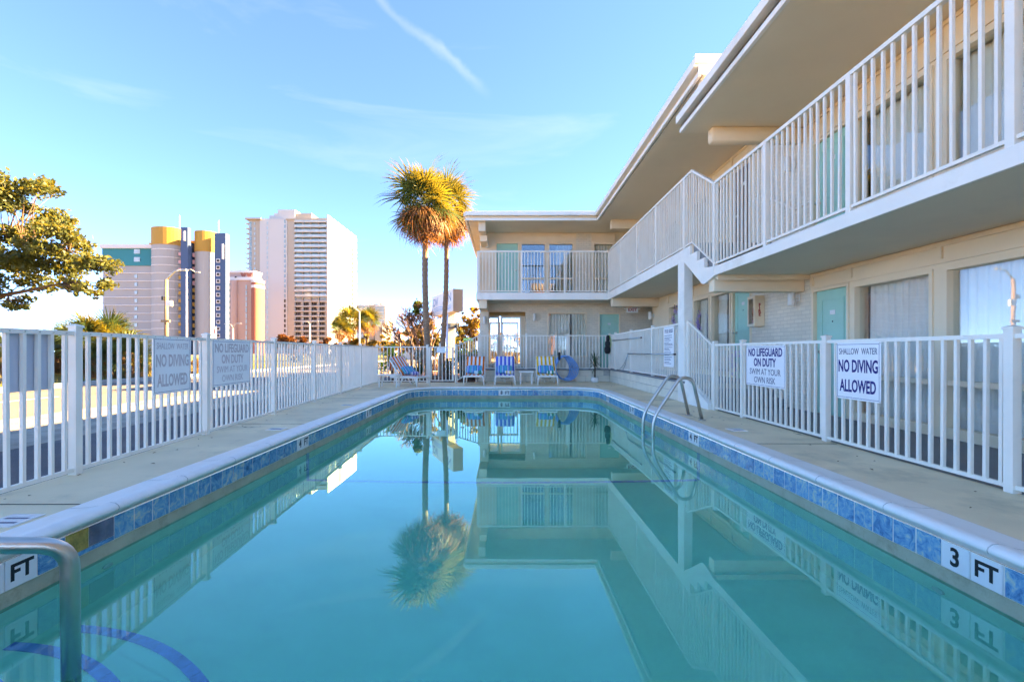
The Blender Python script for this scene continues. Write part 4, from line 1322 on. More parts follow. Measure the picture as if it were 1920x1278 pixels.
rules = board('pool_rules_sign', 'tall white POOL RULES sign covered in fine print on the right terrace rail', 'sign', (3.505, 9.60, 1.10), (0, -1, 0), (0, 0, 1), (-1, 0, 0), 0.60, 0.86,
              [('POOL RULES', 0.105, 0.002, 0.335, 0.78, INKG)], border=False)
mb = MB()
yy = 0.24
k = 0
while yy > -0.38:
    mb.box(-0.25, random.uniform(0.02, 0.25), yy, yy + 0.011, 0.0004, 0.0010)
    yy -= 0.030 if k % 3 else 0.045
    k += 1
mb.build('fine_print', INKG, rules, frame((3.505, 9.60, 1.10), (0, -1, 0), (0, 0, 1), (-1, 0, 0)))
ALU = M('aluminium_pole', (0.42, 0.45, 0.46), 0.35, 0.1, 10, metal=0.8)
BLUEP = M('blue_grip', (0.1, 0.16, 0.35), 0.5)
for a, b, z, lab in ((14.6, 11.55, 1.36, 'thin grey skimmer pole with a brown tip on the right terrace rail'), (12.75, 9.27, 0.945, 'grey telescopic pool pole with a black end cap hung below the other pole')):
    pt_ = thing('pool_pole', (3.49, a, z), lab, 'pole')
    MB().tube([(3.495, a, z), (3.495, b, z)], 0.016, 10).build('shaft', ALU, pt_, None, 0, True)
    MB().tube([(3.495, b, z), (3.495, b - 0.07, z)], 0.02, 10).build('end_cap', BLACK if z < 1 else BROWN, pt_, None, 0, True)
    for q in (0.2, 0.75):
        yq = a + (b - a) * q
        MB().box(3.470, 3.535, yq - 0.01, yq + 0.01, z - 0.035, z - 0.015).build('hook', WHITE, pt_)
    if z < 1:
        MB().tube([(3.49, 12.7, z), (3.47, 13.1, 0.62), (3.44, 13.5, 0.45)], 0.008, 8).tube([(3.49, 12.7, z), (3.47, 12.95, 0.62), (3.44, 13.1, 0.45)], 0.008, 8).build('vacuum_handle', ALU, pt_, None, 0, True)

# ------------------------------------------------------------------ pool furniture
RESIN = M('white_resin', (0.86, 0.82, 0.75), 0.4, 0.04, 4, 0.04, 80, coords='OBJ')
OFFW = (0.78, 0.76, 0.76)


def two(c):
    return [(0.0, c), (0.5, OFFW)]


ORANGE_S = stripe_mat('orange_white_stripe', two((1.0, 0.19, 0.02)), 0.128, offset=0.03)
BLUE_S = stripe_mat('blue_white_stripe', two((0.035, 0.11, 0.55)), 0.128, offset=0.03)
YELLOW_S = stripe_mat('yellow_white_stripe', two((0.95, 0.47, 0.03)), 0.128, offset=0.03)
ORANGE_S2 = stripe_mat('orange_lilac_stripe', two((1.0, 0.19, 0.02)), 0.128, offset=0.0)
PILLOW_S = stripe_mat('aqua_navy_stripe', [(0.0, (0.02, 0.28, 0.55)), (0.22, (0.02, 0.40, 0.50)), (0.42, (0.02, 0.03, 0.20)), (0.47, (0.45, 0.6, 0.75)), (0.56, (0.05, 0.2, 0.55)), (0.70, (0.03, 0.42, 0.50)), (0.92, (0.3, 0.5, 0.7))], 0.30, offset=0.05)


def soft_box(sx, sy, sz, nx=10, ny=10, puff=0.5):
    """Pillow-like superellipsoid, centred."""
    mb = MB(); vs = []; fs = []
    nu, nv = 24, 12
    for j in range(nv + 1):
        ph = -pi / 2 + pi * j / nv
        for i in range(nu):
            th = 2 * pi * i / nu
            p = lambda t, e: (1 if t >= 0 else -1) * abs(t) ** e
            x = p(cos(ph), puff) * p(cos(th), 0.35); y = p(cos(ph), puff) * p(sin(th), 0.35); z = p(sin(ph), 1.0)
            vs.append((x * sx / 2, y * sy / 2, z * sz / 2))
    for j in range(nv):
        for i in range(nu):
            a = j * nu + i; b = j * nu + (i + 1) % nu
            fs.append((a, b, b + nu, a + nu))
    return mb.add(vs, fs)


def cushion(path, w, th, wob=0.0, flare=0.0):
    """Cushion following a (y,z) path, width w."""
    mb = MB(); vs = []; fs = []
    n = len(path); k = 8
    for i, (y, z) in enumerate(path):
        a = path[max(0, i - 1)]; b = path[min(n - 1, i + 1)]
        ty, tz = b[0] - a[0], b[1] - a[1]
        l = sqrt(ty * ty + tz * tz); ny, nz = -tz / l, ty / l
        ww = w * (1 + flare * max(0, (i - n * 0.6)) / (n * 0.4))
        for s in (0, 1):
            for j in range(k + 1):
                u = j / k * 2 - 1
                e = th * (1 - abs(u) ** 6 * 0.5) * (1 if s else 0) + wob * sin(i * 2.1 + j)
                vs.append((u * ww / 2, y + ny * e, z + nz * e))
    row = 2 * (k + 1)
    for i in range(n - 1):
        for j in range(k):
            a = i * row + j; fs.append((a, a + row, a + row + 1, a + 1))
            c = i * row + k + 1 + j; fs.append((c, c + 1, c + row + 1, c + row))
        a = i * row; fs.append((a, a + k + 1, a + row + k + 1, a + row))
        a = i * row + k; fs.append((a, a + row, a + row + k + 1, a + k + 1))
    for i in (0, n - 1):
        for j in range(k):
            a = i * row + j
            f = (a, a + 1, a + k + 2, a + k + 1)
            fs.append(f if i == 0 else tuple(reversed(f)))
    return mb.add(vs, fs)


def lounger(pos, rz, stripe, label, side_legs=False):
    root = thing('sun_lounger', pos, label, 'lounger', 'striped sun loungers', rz)
    w = WM[root.name]
    for s in (-1, 1):
        MB().tube([(s * 0.255, 0.03, 0.265), (s * 0.285, 0.015, 0.22), (s * 0.305, 0.0, 0.0)], [0.026, 0.026, 0.020], 8).build('leg', RESIN, root, w, 0, True)
        if side_legs:
            MB().tube([(s * 0.28, 0.52, 0.24), (s * 0.29, 0.66, 0.02), (s * 0.29, 0.70, 0.02), (s * 0.28, 0.84, 0.24)], 0.024, 8).build('leg', RESIN, root, w, 0, True)
            MB().tube([(s * 0.28, 0.10, 0.24), (s * 0.29, 0.0, 0.06)], 0.02, 8).build('brace', RESIN, root, w, 0, True)
        else:
            MB().tube([(s * 0.28, 0.95, 0.25), (s * 0.30, 1.0, 0.0)], [0.026, 0.02], 8).build('leg', RESIN, root, w, 0, True)
        MB().box(s * 0.255, s * 0.305, 0.02, 1.02, 0.225, 0.285).build('side_rail', RESIN, root, w, 0.012)
        MB().hexa([(s * .30 - .02, 0.60, 0.27), (s * .30 + .02, 0.60, 0.27), (s * .30 + .02, 0.65, 0.25), (s * .30 - .02, 0.65, 0.25),
                   (s * .29 - .02, 0.98, 0.76), (s * .29 + .02, 0.98, 0.76), (s * .29 + .02, 1.02, 0.75), (s * .29 - .02, 1.02, 0.75)]).build('back_rail', RESIN, root, w)
    MB().box(-0.27, 0.27, 0.0, 0.05, 0.235, 0.29).build('front_bar', RESIN, root, w, 0.014, 2) if False else MB().box(-0.254, 0.254, 0.0, 0.05, 0.235, 0.288).build('front_bar', RESIN, root, w, 0.012)
    for i in range(5):
        y = 0.10 + i * 0.105
        MB().box(-0.254, 0.254, y, y + 0.085, 0.272, 0.286).build('seat_slat', RESIN, root, w)
    MB().tube([(-0.16, 0.55, 0.24), (-0.12, 0.55, 0.17), (0.12, 0.55, 0.17), (0.16, 0.55, 0.24)], 0.008, 6).build('support_bar', BLACK, root, w)
    MB().tube([(0.0, 1.02, 0.7), (0.0, 1.12, 0.0)], 0.018, 8).build('back_prop', RESIN, root, w)
    cushion([(0.10, 0.290), (0.25, 0.290), (0.40, 0.292), (0.55, 0.295)], 0.53, 0.02, 0.002).build('seat_towel', stripe, root, w, 0, True)
    cushion([(0.575, 0.30), (0.64, 0.39), (0.72, 0.50), (0.80, 0.60), (0.88, 0.70), (0.955, 0.79), (0.995, 0.835)], 0.56, 0.028, 0.003, 0.10).build('back_towel', stripe, root, w, 0, True)
    MB().add(*[[(-0.30, 1.01, 0.83), (0.30, 1.01, 0.83), (0.31, 1.06, 0.45), (-0.31, 1.06, 0.45), (-0.30, 1.02, 0.83), (0.30, 1.02, 0.83), (0.31, 1.07, 0.45), (-0.31, 1.07, 0.45)],
               [(0, 1, 2, 3), (7, 6, 5, 4), (0, 4, 5, 1), (1, 5, 6, 2), (2, 6, 7, 3), (3, 7, 4, 0)]]).build('towel_fall', stripe, root, w)
    return root


def pillow(pos, rz, label, sz=(0.50, 0.30, 0.12), lean=0.85):
    p = soft_box(*sz)
    o = p.build('pillow', PILLOW_S, None, T(*pos) @ RZ(rz) @ Matrix.Rotation(lean, 4, 'X'), 0, True)
    return tag(o, label, 'pillow', 'blue striped pillows')


def towel_roll(pos, rz, stripe, label, r=0.055, L=0.25):
    root = thing('rolled_towel', pos, label, 'towel', 'rolled towels', rz)
    w = WM[root.name]
    MB().tube([(-L / 2, 0, r), (-L / 2 + .015, 0, r), (L / 2 - .015, 0, r), (L / 2, 0, r)], [r * .9, r, r, r * .9], 18).build('roll', stripe, root, w, 0, True)
    pts = [(-L / 2 - 0.004, cos(a) * r * (0.15 + a / 22), r + sin(a) * r * (0.15 + a / 22)) for a in [i * 0.35 for i in range(48)]]
    MB().tube(pts, 0.003, 5).build('coil_edge', RESIN, root, w)
    return root


GREEN_T = stripe_mat('green_white_towel', [(0.0, (0.02, 0.28, 0.16)), (0.5, OFFW)], 0.12)
YEL_T = stripe_mat('yellow_pink_towel', [(0.0, (0.72, 0.55, 0.14)), (0.35, (0.80, 0.62, 0.60)), (0.6, OFFW)], 0.11)
BLU_T = stripe_mat('lilac_navy_towel', [(0.0, (0.12, 0.14, 0.40)), (0.5, (0.62, 0.52, 0.68))], 0.09)
AQUA_T = stripe_mat('green_aqua_towel', [(0.0, (0.02, 0.28, 0.20)), (0.45, (0.55, 0.78, 0.80))], 0.22, offset=0.02)
yl = 13.34
for xc, st, col, tw_, tcol in ((-0.935, ORANGE_S, 'orange', AQUA_T, 'green and aqua'), (0.0, BLUE_S, 'blue', YEL_T, 'yellow and pink'), (1.28, YELLOW_S, 'yellow', GREEN_T, 'green and white')):
    lounger((xc, yl, 0.001), 0.0, st, {'orange': 'orange striped sun lounger facing the pool, left of the blue one', 'blue': 'blue striped sun lounger facing the pool', 'yellow': 'yellow striped sun lounger facing the pool beside the hose'}[col])
    pillow((xc - 0.02, yl + 0.545, 0.455), 0.0, 'aqua and navy striped pillow on the %s lounger facing the pool' % col)
    towel_roll((xc + 0.13, yl + 0.28, 0.312), 0.12 if col != 'orange' else 0.2, tw_, '%s rolled towel on the %s lounger facing the pool' % (tcol, col))
lounger((-2.36, 12.98, 0.001), radians(62), ORANGE_S2, 'orange striped sun lounger turned sideways in the far left corner', True)
pillow((-2.36 - 0.545 * sin(radians(62)), 12.98 + 0.545 * cos(radians(62)), 0.455), radians(62), 'aqua and navy striped pillow on the sideways orange lounger')
towel_roll((-2.36 - 0.26, 12.98 + 0.06, 0.312), radians(40), BLU_T, 'lilac and navy rolled towel on the sideways orange lounger', L=0.2)


def side_table(x0, x1, y0, y1, h, label):
    root = thing('side_table', ((x0 + x1) / 2, (y0 + y1) / 2, 0.001), label, 'table', 'small white resin tables')
    MB().box(x0, x1, y0, y1, h - 0.035, h).build('table_top', RESIN, root, None, 0.01)
    for a in (x0 + 0.03, x1 - 0.07):
        for b in (y0 + 0.03, y1 - 0.07):
            cx_, cy_ = (a + a + .04) / 2, b + .02
            MB().hexa([(a, b, 0.001), (a + .035, b, 0.001), (a + .035, b + .035, 0.001), (a, b + .035, 0.001), (a + .003, b, h - .034), (a + .038, b, h - .034), (a + .038, b + .035, h - .034), (a + .003, b + .035, h - .034)]).build('leg', RESIN, root, None, 0.006)


side_table(0.43, 0.88, 13.72, 14.15, 0.395, 'small white table between the blue and yellow loungers')
side_table(-3.56, -2.98, 12.45, 12.85, 0.36, 'small white table in front of the sideways orange lounger')

# red flower by the left-most facing lounger's back
# hose on its hanger
HOSE = M('pale_blue_hose', (0.13, 0.36, 0.66), 0.4, 0.06, 6)
hs = thing('hose_coil', (1.90, 14.85, 0.02), 'coiled pale blue pool hose hanging on the terrace rail', 'hose')
random.seed(5)
for k in range(6):
    cx_ = 1.87 + 0.03 * k; rxk = 0.26 + 0.022 * k; pts = []
    zc, rzk = 0.455 - 0.004 * k, 0.385 + 0.004 * k
    for i in range(41):
        a = 2 * pi * i / 40
        wx = 1.0 - 0.20 * max(0, sin(a))
        pts.append((cx_ + rxk * wx * cos(a) + 0.07 * (1 - sin(a)) * 0.4, 14.93 - 0.025 * k + 0.01 * sin(3 * a), zc + rzk * sin(a) + 0.02))
    MB().tube(pts, 0.0195, 10).build('hose_loop', HOSE, hs, None, 0, True)
hk = thing('hose_hanger', (1.78, 14.9, 0.8), 'black strap and steel hook holding the blue hose', 'hanger')
MB().box(1.75, 1.83, 14.78, 14.80, 0.72, 0.98).build('strap', BLACK, hk, None, 0.006)
MB().tube(arc_path([(1.79, 14.80, 0.98), (1.79, 14.80, 1.08), (1.72, 14.85, 1.15), (1.79, 14.98, 1.24), (1.86, 14.85, 1.15), (1.80, 14.80, 1.06)], 0.05), 0.009, 8).build('hook', STEEL, hk, None, 0, True)
MB().box(1.765, 1.815, 14.775, 14.805, 1.0, 1.05).build('buckle', STEEL, hk, None, 0.004)

# potted dracaena
DRAC = leaf_mat('dracaena_leaf', (0.02, 0.06, 0.02), (0.06, 0.12, 0.04), 0.2)
BARK = M('brown_bark', (0.12, 0.075, 0.045), 0.9, 0.3, 20, 0.6, 60)
pp = thing('potted_plant', (2.93, 14.62, 0.001), 'spiky green dracaena in a small white pot by the terrace corner', 'plant')
MB().lathe([(0.085, 0), (0.11, 0.02), (0.13, 0.10), (0.115, 0.155), (0.122, 0.165), (0.10, 0.165), (0.095, 0.14)], 24, 0, (2.93, 14.62, 0.001)).build('pot', CERAMIC, pp, None, 0, True)
MB().tube([(2.93, 14.62, 0.13), (2.935, 14.62, 0.42), (2.93, 14.62, 0.70)], [0.028, 0.025, 0.022], 10).build('stem', BARK, pp, None, 0, True)


def strap_leaf(L, wd, droop, n=6):
    vs, fs = [], []
    for i in range(n + 1):
        t = i / n
        y = L * t; z = -droop * t * t; ww = wd * (0.55 + 0.9 * t) * (1 - t ** 3) + 0.002
        vs += [(-ww / 2, y, z + ww * .2), (0, y, z), (ww / 2, y, z + ww * .2)]
    for i in range(n):
        a = i * 3
        fs += [(a, a + 1, a + 4, a + 3), (a + 1, a + 2, a + 5, a + 4)]
    return MB().add(vs, fs)


sl = strap_leaf(0.40, 0.035, 0.06).mesh('leaf', DRAC)
for i in range(34):
    el = random.uniform(-35, 80) if i > 7 else random.uniform(60, 88)
    inst('leaf', sl, pp, T(2.93, 14.62, random.uniform(0.46, 0.70)) @ RZ(i * 2.4) @ Matrix.Rotation(radians(el), 4, 'X') @ Matrix.Scale(random.uniform(.7, 1.05), 4))

# vacuum head hanging on the terrace corner
vh = thing('vacuum_head', (3.40, 14.9, 1.0), 'black pool vacuum head hanging on the terrace rail corner', 'pool tool')
for (x, y, z, a, b, c) in ((3.42, 14.90, 1.44, .09, .07, .16), (3.41, 14.90, 1.26, .13, .08, .16), (3.40, 14.89, 1.06, .15, .10, .20)):
    soft_box(a * 1.3, b * 1.3, c * 1.35, puff=0.6).build('body', BLACK, vh, T(x, y, z), 0, True)
for z in (1.0, 1.22):
    MB().tube([(3.37, 14.80, z), (3.37, 14.835, z)], 0.06, 16).build('wheel', BLACK, vh)
MB().tube(arc_path([(3.46, 14.88, 1.05), (3.53, 14.86, 1.25), (3.47, 14.88, 1.55)], 0.15), 0.012, 8).build('yellow_cord', M('lime_cord', (0.35, 0.5, 0.08), 0.5), vh, None, 0, True)

# ------------------------------------------------------------------ vegetation
import numpy as np
rng = np.random.default_rng(3)


def leaf_cloud(name, mat, parent, blobs, n, size, shell=0.55, aspect=1.9, flat=0.0, up=0.0):
    """n small pointed leaf faces spread through ellipsoidal clumps: blobs = (x,y,z,rx,ry,rz)."""
    b = np.array(blobs, float)
    vol = b[:, 3] * b[:, 4] * b[:, 5]; w = vol ** 0.8; w /= w.sum()
    idx = rng.choice(len(b), n, p=w)
    d = rng.normal(size=(n, 3)); d /= np.linalg.norm(d, axis=1)[:, None]
    rad = rng.random(n) ** shell
    rad *= 1 + 0.22 * rng.normal(size=n) * (rng.random(n) < 0.3)
    c = b[idx, :3] + d * rad[:, None] * b[idx, 3:]
    a = rng.normal(size=(n, 3)); a[:, 2] += up; a /= np.linalg.norm(a, axis=1)[:, None]
    t = rng.normal(size=(n, 3)); t -= a * (t * a).sum(1)[:, None]; t /= np.linalg.norm(t, axis=1)[:, None]
    s = size * (0.6 + 0.8 * rng.random(n))[:, None]
    v = np.empty((n, 4, 3))
    v[:, 0] = c - a * s * aspect * .5
    v[:, 1] = c + t * s * .5
    v[:, 2] = c + a * s * aspect * .5
    v[:, 3] = c - t * s * .5
    me = D.meshes.new(name)
    me.vertices.add(n * 4); me.vertices.foreach_set('co', v.reshape(-1))
    me.loops.add(n * 4); me.loops.foreach_set('vertex_index', np.arange(n * 4, dtype=np.int32))
    me.polygons.add(n); me.polygons.foreach_set('loop_start', np.arange(0, n * 4, 4, dtype=np.int32))
    try: me.polygons.foreach_set('loop_total', np.full(n, 4, dtype=np.int32))
    except Exception: pass
    me.materials.append(mat); me.update(calc_edges=True); me.validate()
    return link(D.objects.new(name, me), parent)


def branch(mb, a, b, r0, r1, sag=0.1, n=5, k=6):
    a, b = Vector(a), Vector(b)
    pts, rs = [], []
    L = (b - a).length
    off = Vector((random.uniform(-1, 1), random.uniform(-1, 1), random.uniform(-.4, 1))) * L * sag
    for i in range(n + 1):
        t = i / n
        p = a.lerp(b, t) + off * (4 * t * (1 - t)) * 0.5
        pts.append(p); rs.append(r0 + (r1 - r0) * t)
    mb.tube(pts, rs, k, 0, False)
    return pts


OAKL = leaf_mat('oak_leaf', (0.025, 0.045, 0.012), (0.085, 0.105, 0.03), 0.3, (0.30, 0.26, 0.04), 2.0)
oak = thing('oak_tree', (px(-170, 15.5), 15.5, 0), 'broad evergreen oak reaching in from the left edge over the road', 'tree')
ob = []
OD = 15.0
for (bx, by, br) in ((15, 365, 40), (62, 345, 30), (92, 352, 18), (18, 430, 42), (75, 408, 30), (115, 432, 34), (140, 425, 18), (60, 478, 42), (120, 486, 38), (168, 497, 30), (186, 535, 20), (135, 540, 24),
                     (80, 535, 25), (10, 505, 36), (18, 566, 20), (45, 578, 12), (150, 462, 26), (172, 552, 14), (-60, 420, 80), (-80, 520, 70), (-150, 400, 110), (-20, 335, 45), (95, 465, 24), (30, 395, 24)):
    dd = OD + random.uniform(-1.0, 1.2)
    s_ = dd / FPX
    for q in range(4):
        jx, jy = random.uniform(-.5, .5) * br, random.uniform(-.5, .5) * br
        r_ = br * random.uniform(.45, .85) * s_
        ob.append((px(bx + jx, dd), dd + random.uniform(-.5, .5), pz(by + jy, dd), r_, r_, r_ * 0.72))
mbk = MB()
base = Vector((px(-170, 15.5), 15.5, 0)); fork = base + Vector((0.3, 0, 2.0))
branch(mbk, base, fork, 0.30, 0.24, 0.05, 4, 10)
lim = [Vector((px(-40, 15), 15, pz(560, 15))), Vector((px(-60, 15.5), 15.4, pz(440, 15))), Vector((px(-90, 15), 14.7, pz(360, 15)))]
for l in lim: branch(mbk, fork, l, 0.17, 0.10, 0.12, 6, 8)
arm = branch(mbk, lim[0], (px(110, 15), 15, pz(532, 15)), 0.085, 0.03, 0.10, 8, 6)
arm2 = branch(mbk, lim[1], (px(130, 15), 15, pz(470, 15)), 0.08, 0.03, 0.10, 8, 6)
nodes = lim + arm + arm2
for bb in ob:
    c_ = Vector(bb[:3])
    nn = min(nodes, key=lambda p: (p - c_).length)
    branch(mbk, nn, c_, 0.022, 0.006, 0.15, 4, 5)
mbk.build('trunk', BARK, oak, None, 0, True)
leaf_cloud('crown', OAKL, oak, ob, 42000, 0.075, 0.5)

# fan palms
FROND_G = leaf_mat('palm_frond_green', (0.02, 0.05, 0.018), (0.06, 0.105, 0.03), 0.25, (0.38, 0.30, 0.04))
FROND_D = leaf_mat('palm_frond_dead', (0.11, 0.055, 0.02), (0.24, 0.14, 0.06), 0.3, (0.55, 0.22, 0.05))
TRUNK = M('palm_trunk', (0.26, 0.18, 0.12), 0.95, 0.35, 9, 0.9, 14, stretch=(1, 1, 2.5))


def frond(seed, mat, Lp, Lb, nb=30, spread=125, droop=0.25):
    r = random.Random(seed)
    mb = MB()
    mb.tube([(0, 0, 0), (0, Lp * .5, 0.03 * Lp), (0, Lp, 0)], [0.014, 0.011, 0.007], 4, 0, False)
    for i in range(nb):
        a = radians(-spread + 2 * spread * i / (nb - 1) + r.uniform(-3, 3))
        L = Lb * (0.62 + 0.38 * cos(a * 0.62)) * r.uniform(0.85, 1.08)
        wd = Lb * 0.052
        dr = droop * r.uniform(0.5, 1.5)
        fold = 0.04 * (1 if i % 2 else -1) * Lb
        vs = []
        dx, dy = sin(a), cos(a)
        for t, w_ in ((0.0, 0.4), (0.45, 1.0), (0.78, 0.6)):
            cx_, cy_ = dx * L * t, Lp + dy * L * t
            cz = -dr * L * t * t + fold * t
            vs += [(cx_ - dy * wd * w_ * .5, cy_ + dx * wd * w_ * .5, cz), (cx_ + dy * wd * w_ * .5, cy_ - dx * wd * w_ * .5, cz)]
        vs.append((dx * L, Lp + dy * L, -dr * L * 1.25 + fold))
        mb.add(vs, [(0, 1, 3, 2), (2, 3, 5, 4), (4, 5, 6)])
    return mb.mesh('frond', mat)


GF = [frond(i, FROND_G, 0.72, 0.95) for i in range(3)]
DF = [frond(10 + i, FROND_D, 0.60, 0.95, 26, 95, 0.55) for i in range(3)]


def fan_palm(base, top, r0, r1, n_green, n_dead, scale, label, name='palm_tree', group=None, elmin=-15, dead_el=(-78, 2), seed=1, skirt=0.0):
    rr = random.Random(seed)
    root = thing(name, base, label, 'palm', group)
    a, b = Vector(base), Vector(top)
    tip = b.copy(); b = b - Vector((0, 0, 0.22 if r0 < .12 else 0.0))
    pts, rs = [], []
    nr_ = 60 if r0 < .12 else 20
    for i in range(nr_ + 1):
        t = i / nr_
        p = a.lerp(b, t) + Vector((0.05 * sin(t * 5 + seed), 0.03 * sin(t * 4), 0))
        pts.append(p); rs.append(r0 + (r1 - r0) * t + (0.06 * (1 - t) ** 8) + (0.012 if i % 2 else -0.004) * rr.uniform(.5, 1.3))
    MB().tube(pts, rs, 14).build('trunk', TRUNK, root, None, 0, True)
    b = tip
    for i in range(n_green):
        el = elmin + (88 - elmin) * ((i + .5) / n_green) ** 0.85
        az = i * 2.39996 + rr.uniform(-.2, .2)
        inst('frond', GF[i % 3], root, Matrix.Translation(b + Vector((0, 0, 0.05 + 0.1 * i / n_green))) @ RZ(az) @ Matrix.Rotation(radians(el), 4, 'X') @ Matrix.Rotation(rr.uniform(-.9, .9), 4, 'Y') @ Matrix.Scale(scale * rr.uniform(.72, 1.14), 4))
    for i in range(n_dead):
        el = dead_el[0] + (dead_el[1] - dead_el[0]) * rr.random()
        az = i * 2.39996 + rr.uniform(-.3, .3)
        inst('frond', DF[i % 3], root, Matrix.Translation(b + Vector((0, 0, -0.05 - skirt * rr.random()))) @ RZ(az) @ Matrix.Rotation(radians(el), 4, 'X') @ Matrix.Rotation(rr.uniform(-.4, .4), 4, 'Y') @ Matrix.Scale(scale * rr.uniform(.8, 1.05), 4))
    return root


d1, d2 = 17.6, 19.4
fan_palm((px(802, d1), d1, GZ + .06), (px(797, d1), d1, pz(385, d1)), 0.115, 0.105, 46, 44, 1.04, 'tall shaggy fan palm, nearer and left of the pair beside the motel wing', group='two tall fan palms', seed=2, skirt=0.1, elmin=-50, dead_el=(-85, -5))
fan_palm((px(829, d2), d2, GZ + .06), (px(838, d2), d2, pz(392, d2)), 0.105, 0.095, 42, 46, 1.02, 'tall shaggy fan palm, farther and right of the pair, touching the motel roof', group='two tall fan palms', seed=5, skirt=0.1, elmin=-50, dead_el=(-85, -5))
d3 = 48.0
for i, (bx, by, sc, lab) in enumerate(((638, 618, 1.05, 'smallest and leftmost of three street palms beyond the road'), (656, 606, 1.35, 'middle of three street palms beyond the road, with the fullest crown'), (689, 604, 1.15, 'rightmost of three street palms beyond the road'))):
    dd = d3 + i * 1.5
    fan_palm((px(bx, dd), dd, GZ), (px(bx, dd), dd, pz(by, dd)), 0.17, 0.15, 30, 10, sc, lab, group='street palms beyond the road', seed=20 + i)
for i, (bx, dd, h, sc, lab) in enumerate(((128, 18.2, 1.15, 0.72, 'left clump of low palmetto fronds above the fence across the road'), (168, 17.8, 1.35, 0.78, 'tallest low palmetto clump across the road'), (205, 18.4, 1.25, 0.80, 'palmetto clump with upright fronds right of the tallest one'),
                                          (238, 17.6, 0.55, 0.80, 'lowest sunlit palmetto clump behind the NO DIVING sign'), (90, 18.6, 0.75, 0.75, 'dark palmetto clump behind the plain sign back'), (20, 19.0, 0.7, 0.7, 'palmetto clump at the far left edge across the road'), (185, 16.9, 0.5, 0.7, 'short palmetto clump nearest the kerb across the road'))):
    fan_palm((px(bx, dd), dd, 0.0), (px(bx, dd), dd, h), 0.14, 0.12, 26, 9, sc, lab, name='palmetto', group='palmettos across the road', seed=40 + i, elmin=-25)

# shrubs
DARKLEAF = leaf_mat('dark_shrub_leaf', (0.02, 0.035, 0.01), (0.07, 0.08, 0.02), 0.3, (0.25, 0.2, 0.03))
REDLEAF = leaf_mat('red_brown_shrub', (0.05, 0.016, 0.008), (0.12, 0.05, 0.018), 0.3, (0.22, 0.08, 0.02))
GOLD = leaf_mat('golden_leaf', (0.10, 0.06, 0.012), (0.24, 0.15, 0.03), 0.4, (0.42, 0.26, 0.04))
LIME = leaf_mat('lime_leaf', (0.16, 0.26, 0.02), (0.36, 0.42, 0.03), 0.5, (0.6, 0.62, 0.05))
OLIVE = leaf_mat('olive_leaf', (0.05, 0.05, 0.015), (0.13, 0.11, 0.03), 0.4, (0.4, 0.26, 0.05))
TWIG = M('grey_brown_twig', (0.16, 0.10, 0.07), 0.9, 0.25, 10)


def shrub(name, label, cat, spots, d, mat, n, size, group=None, stems=True, gz=GZ, dj=0.6):
    xs = [px(a, d) for a, b, r in spots]
    root = thing(name, (sum(xs) / len(xs), d, gz), label, cat, group)
    blobs = []
    mb = MB()
    for a, b, r in spots:
        s_ = d / FPX
        for q in range(9):
            c = (px(a + random.gauss(0, .62) * r, d), d + random.uniform(-dj, dj), pz(b + random.gauss(0, .55) * r, d))
            k_ = random.uniform(.22, .55)
            blobs.append(c + (r * s_ * k_, r * s_ * k_, r * s_ * k_ * .8))
            if stems: branch(mb, (sum(xs) / len(xs) + random.uniform(-.2, .2), d, gz), c, 0.03, 0.008, 0.1, 4, 5)
    if stems: mb.build('stem', TWIG, root, None, 0, True)
    leaf_cloud('foliage', mat, root, blobs, n, size)
    return root


shrub('shrub', 'red brown shrub showing above the fence below the white tower', 'shrub', [(525, 645, 12), (545, 640, 14), (565, 645, 12), (585, 652, 10)], 42, REDLEAF, 3500, 0.16, 'red brown shrubs')
shrub('shrub', 'red brown shrub left of the street palms', 'shrub', [(600, 648, 9), (612, 645, 10), (628, 650, 8)], 43, REDLEAF, 2200, 0.15, 'red brown shrubs')
shrub('shrub', 'dark undergrowth below the palmettos behind the sign back', 'shrub', [(60, 690, 35), (110, 680, 30), (20, 690, 35)], 19.5, DARKLEAF, 3500, 0.09, gz=0)
shrub('shrub', 'dark undergrowth below the palmettos left of the NO DIVING sign', 'shrub', [(150, 685, 32), (195, 680, 32), (240, 685, 26)], 19.5, DARKLEAF, 4000, 0.09, gz=0)
shrub('shrub', 'golden weedy bush right of the palmettos behind the NO DIVING sign', 'shrub', [(262, 680, 18), (285, 690, 14), (310, 690, 16), (345, 692, 18), (370, 690, 14)], 20, GOLD, 3600, 0.08, gz=0)
shrub('shrub', 'brown thicket under the three street palms', 'shrub', [(640, 655, 12), (670, 645, 14), (700, 650, 14), (720, 640, 12)], 50, OLIVE, 3000, 0.18)
shrub('shrub', 'olive bush behind the back fence corner', 'shrub', [(718, 655, 10), (735, 648, 11), (752, 650, 10)], 30, OLIVE, 2200, 0.10)
shrub('shrub', 'dark green bush between the two palm trunks', 'shrub', [(815, 640, 12), (818, 655, 12)], 26, DARKLEAF, 1600, 0.09)
shrub('shrub', 'dark green bush right of the sign post', 'shrub', [(858, 636, 14), (866, 650, 14), (880, 648, 12)], 27, DARKLEAF, 2400, 0.09)
shrub('tree', 'golden backlit tree beside the motel wing', 'tree', [(868, 618, 14), (884, 610, 14), (893, 628, 12), (858, 630, 11), (880, 634, 14), (893, 598, 9), (874, 596, 7), (890, 580, 6)], 31, GOLD, 5200, 0.10)
shrub('tree', 'olive brown tree behind the palm trunks', 'tree', [(775, 622, 15), (790, 630, 16), (808, 612, 13), (812, 592, 10), (785, 645, 14), (800, 640, 16)], 29, OLIVE, 5000, 0.10)
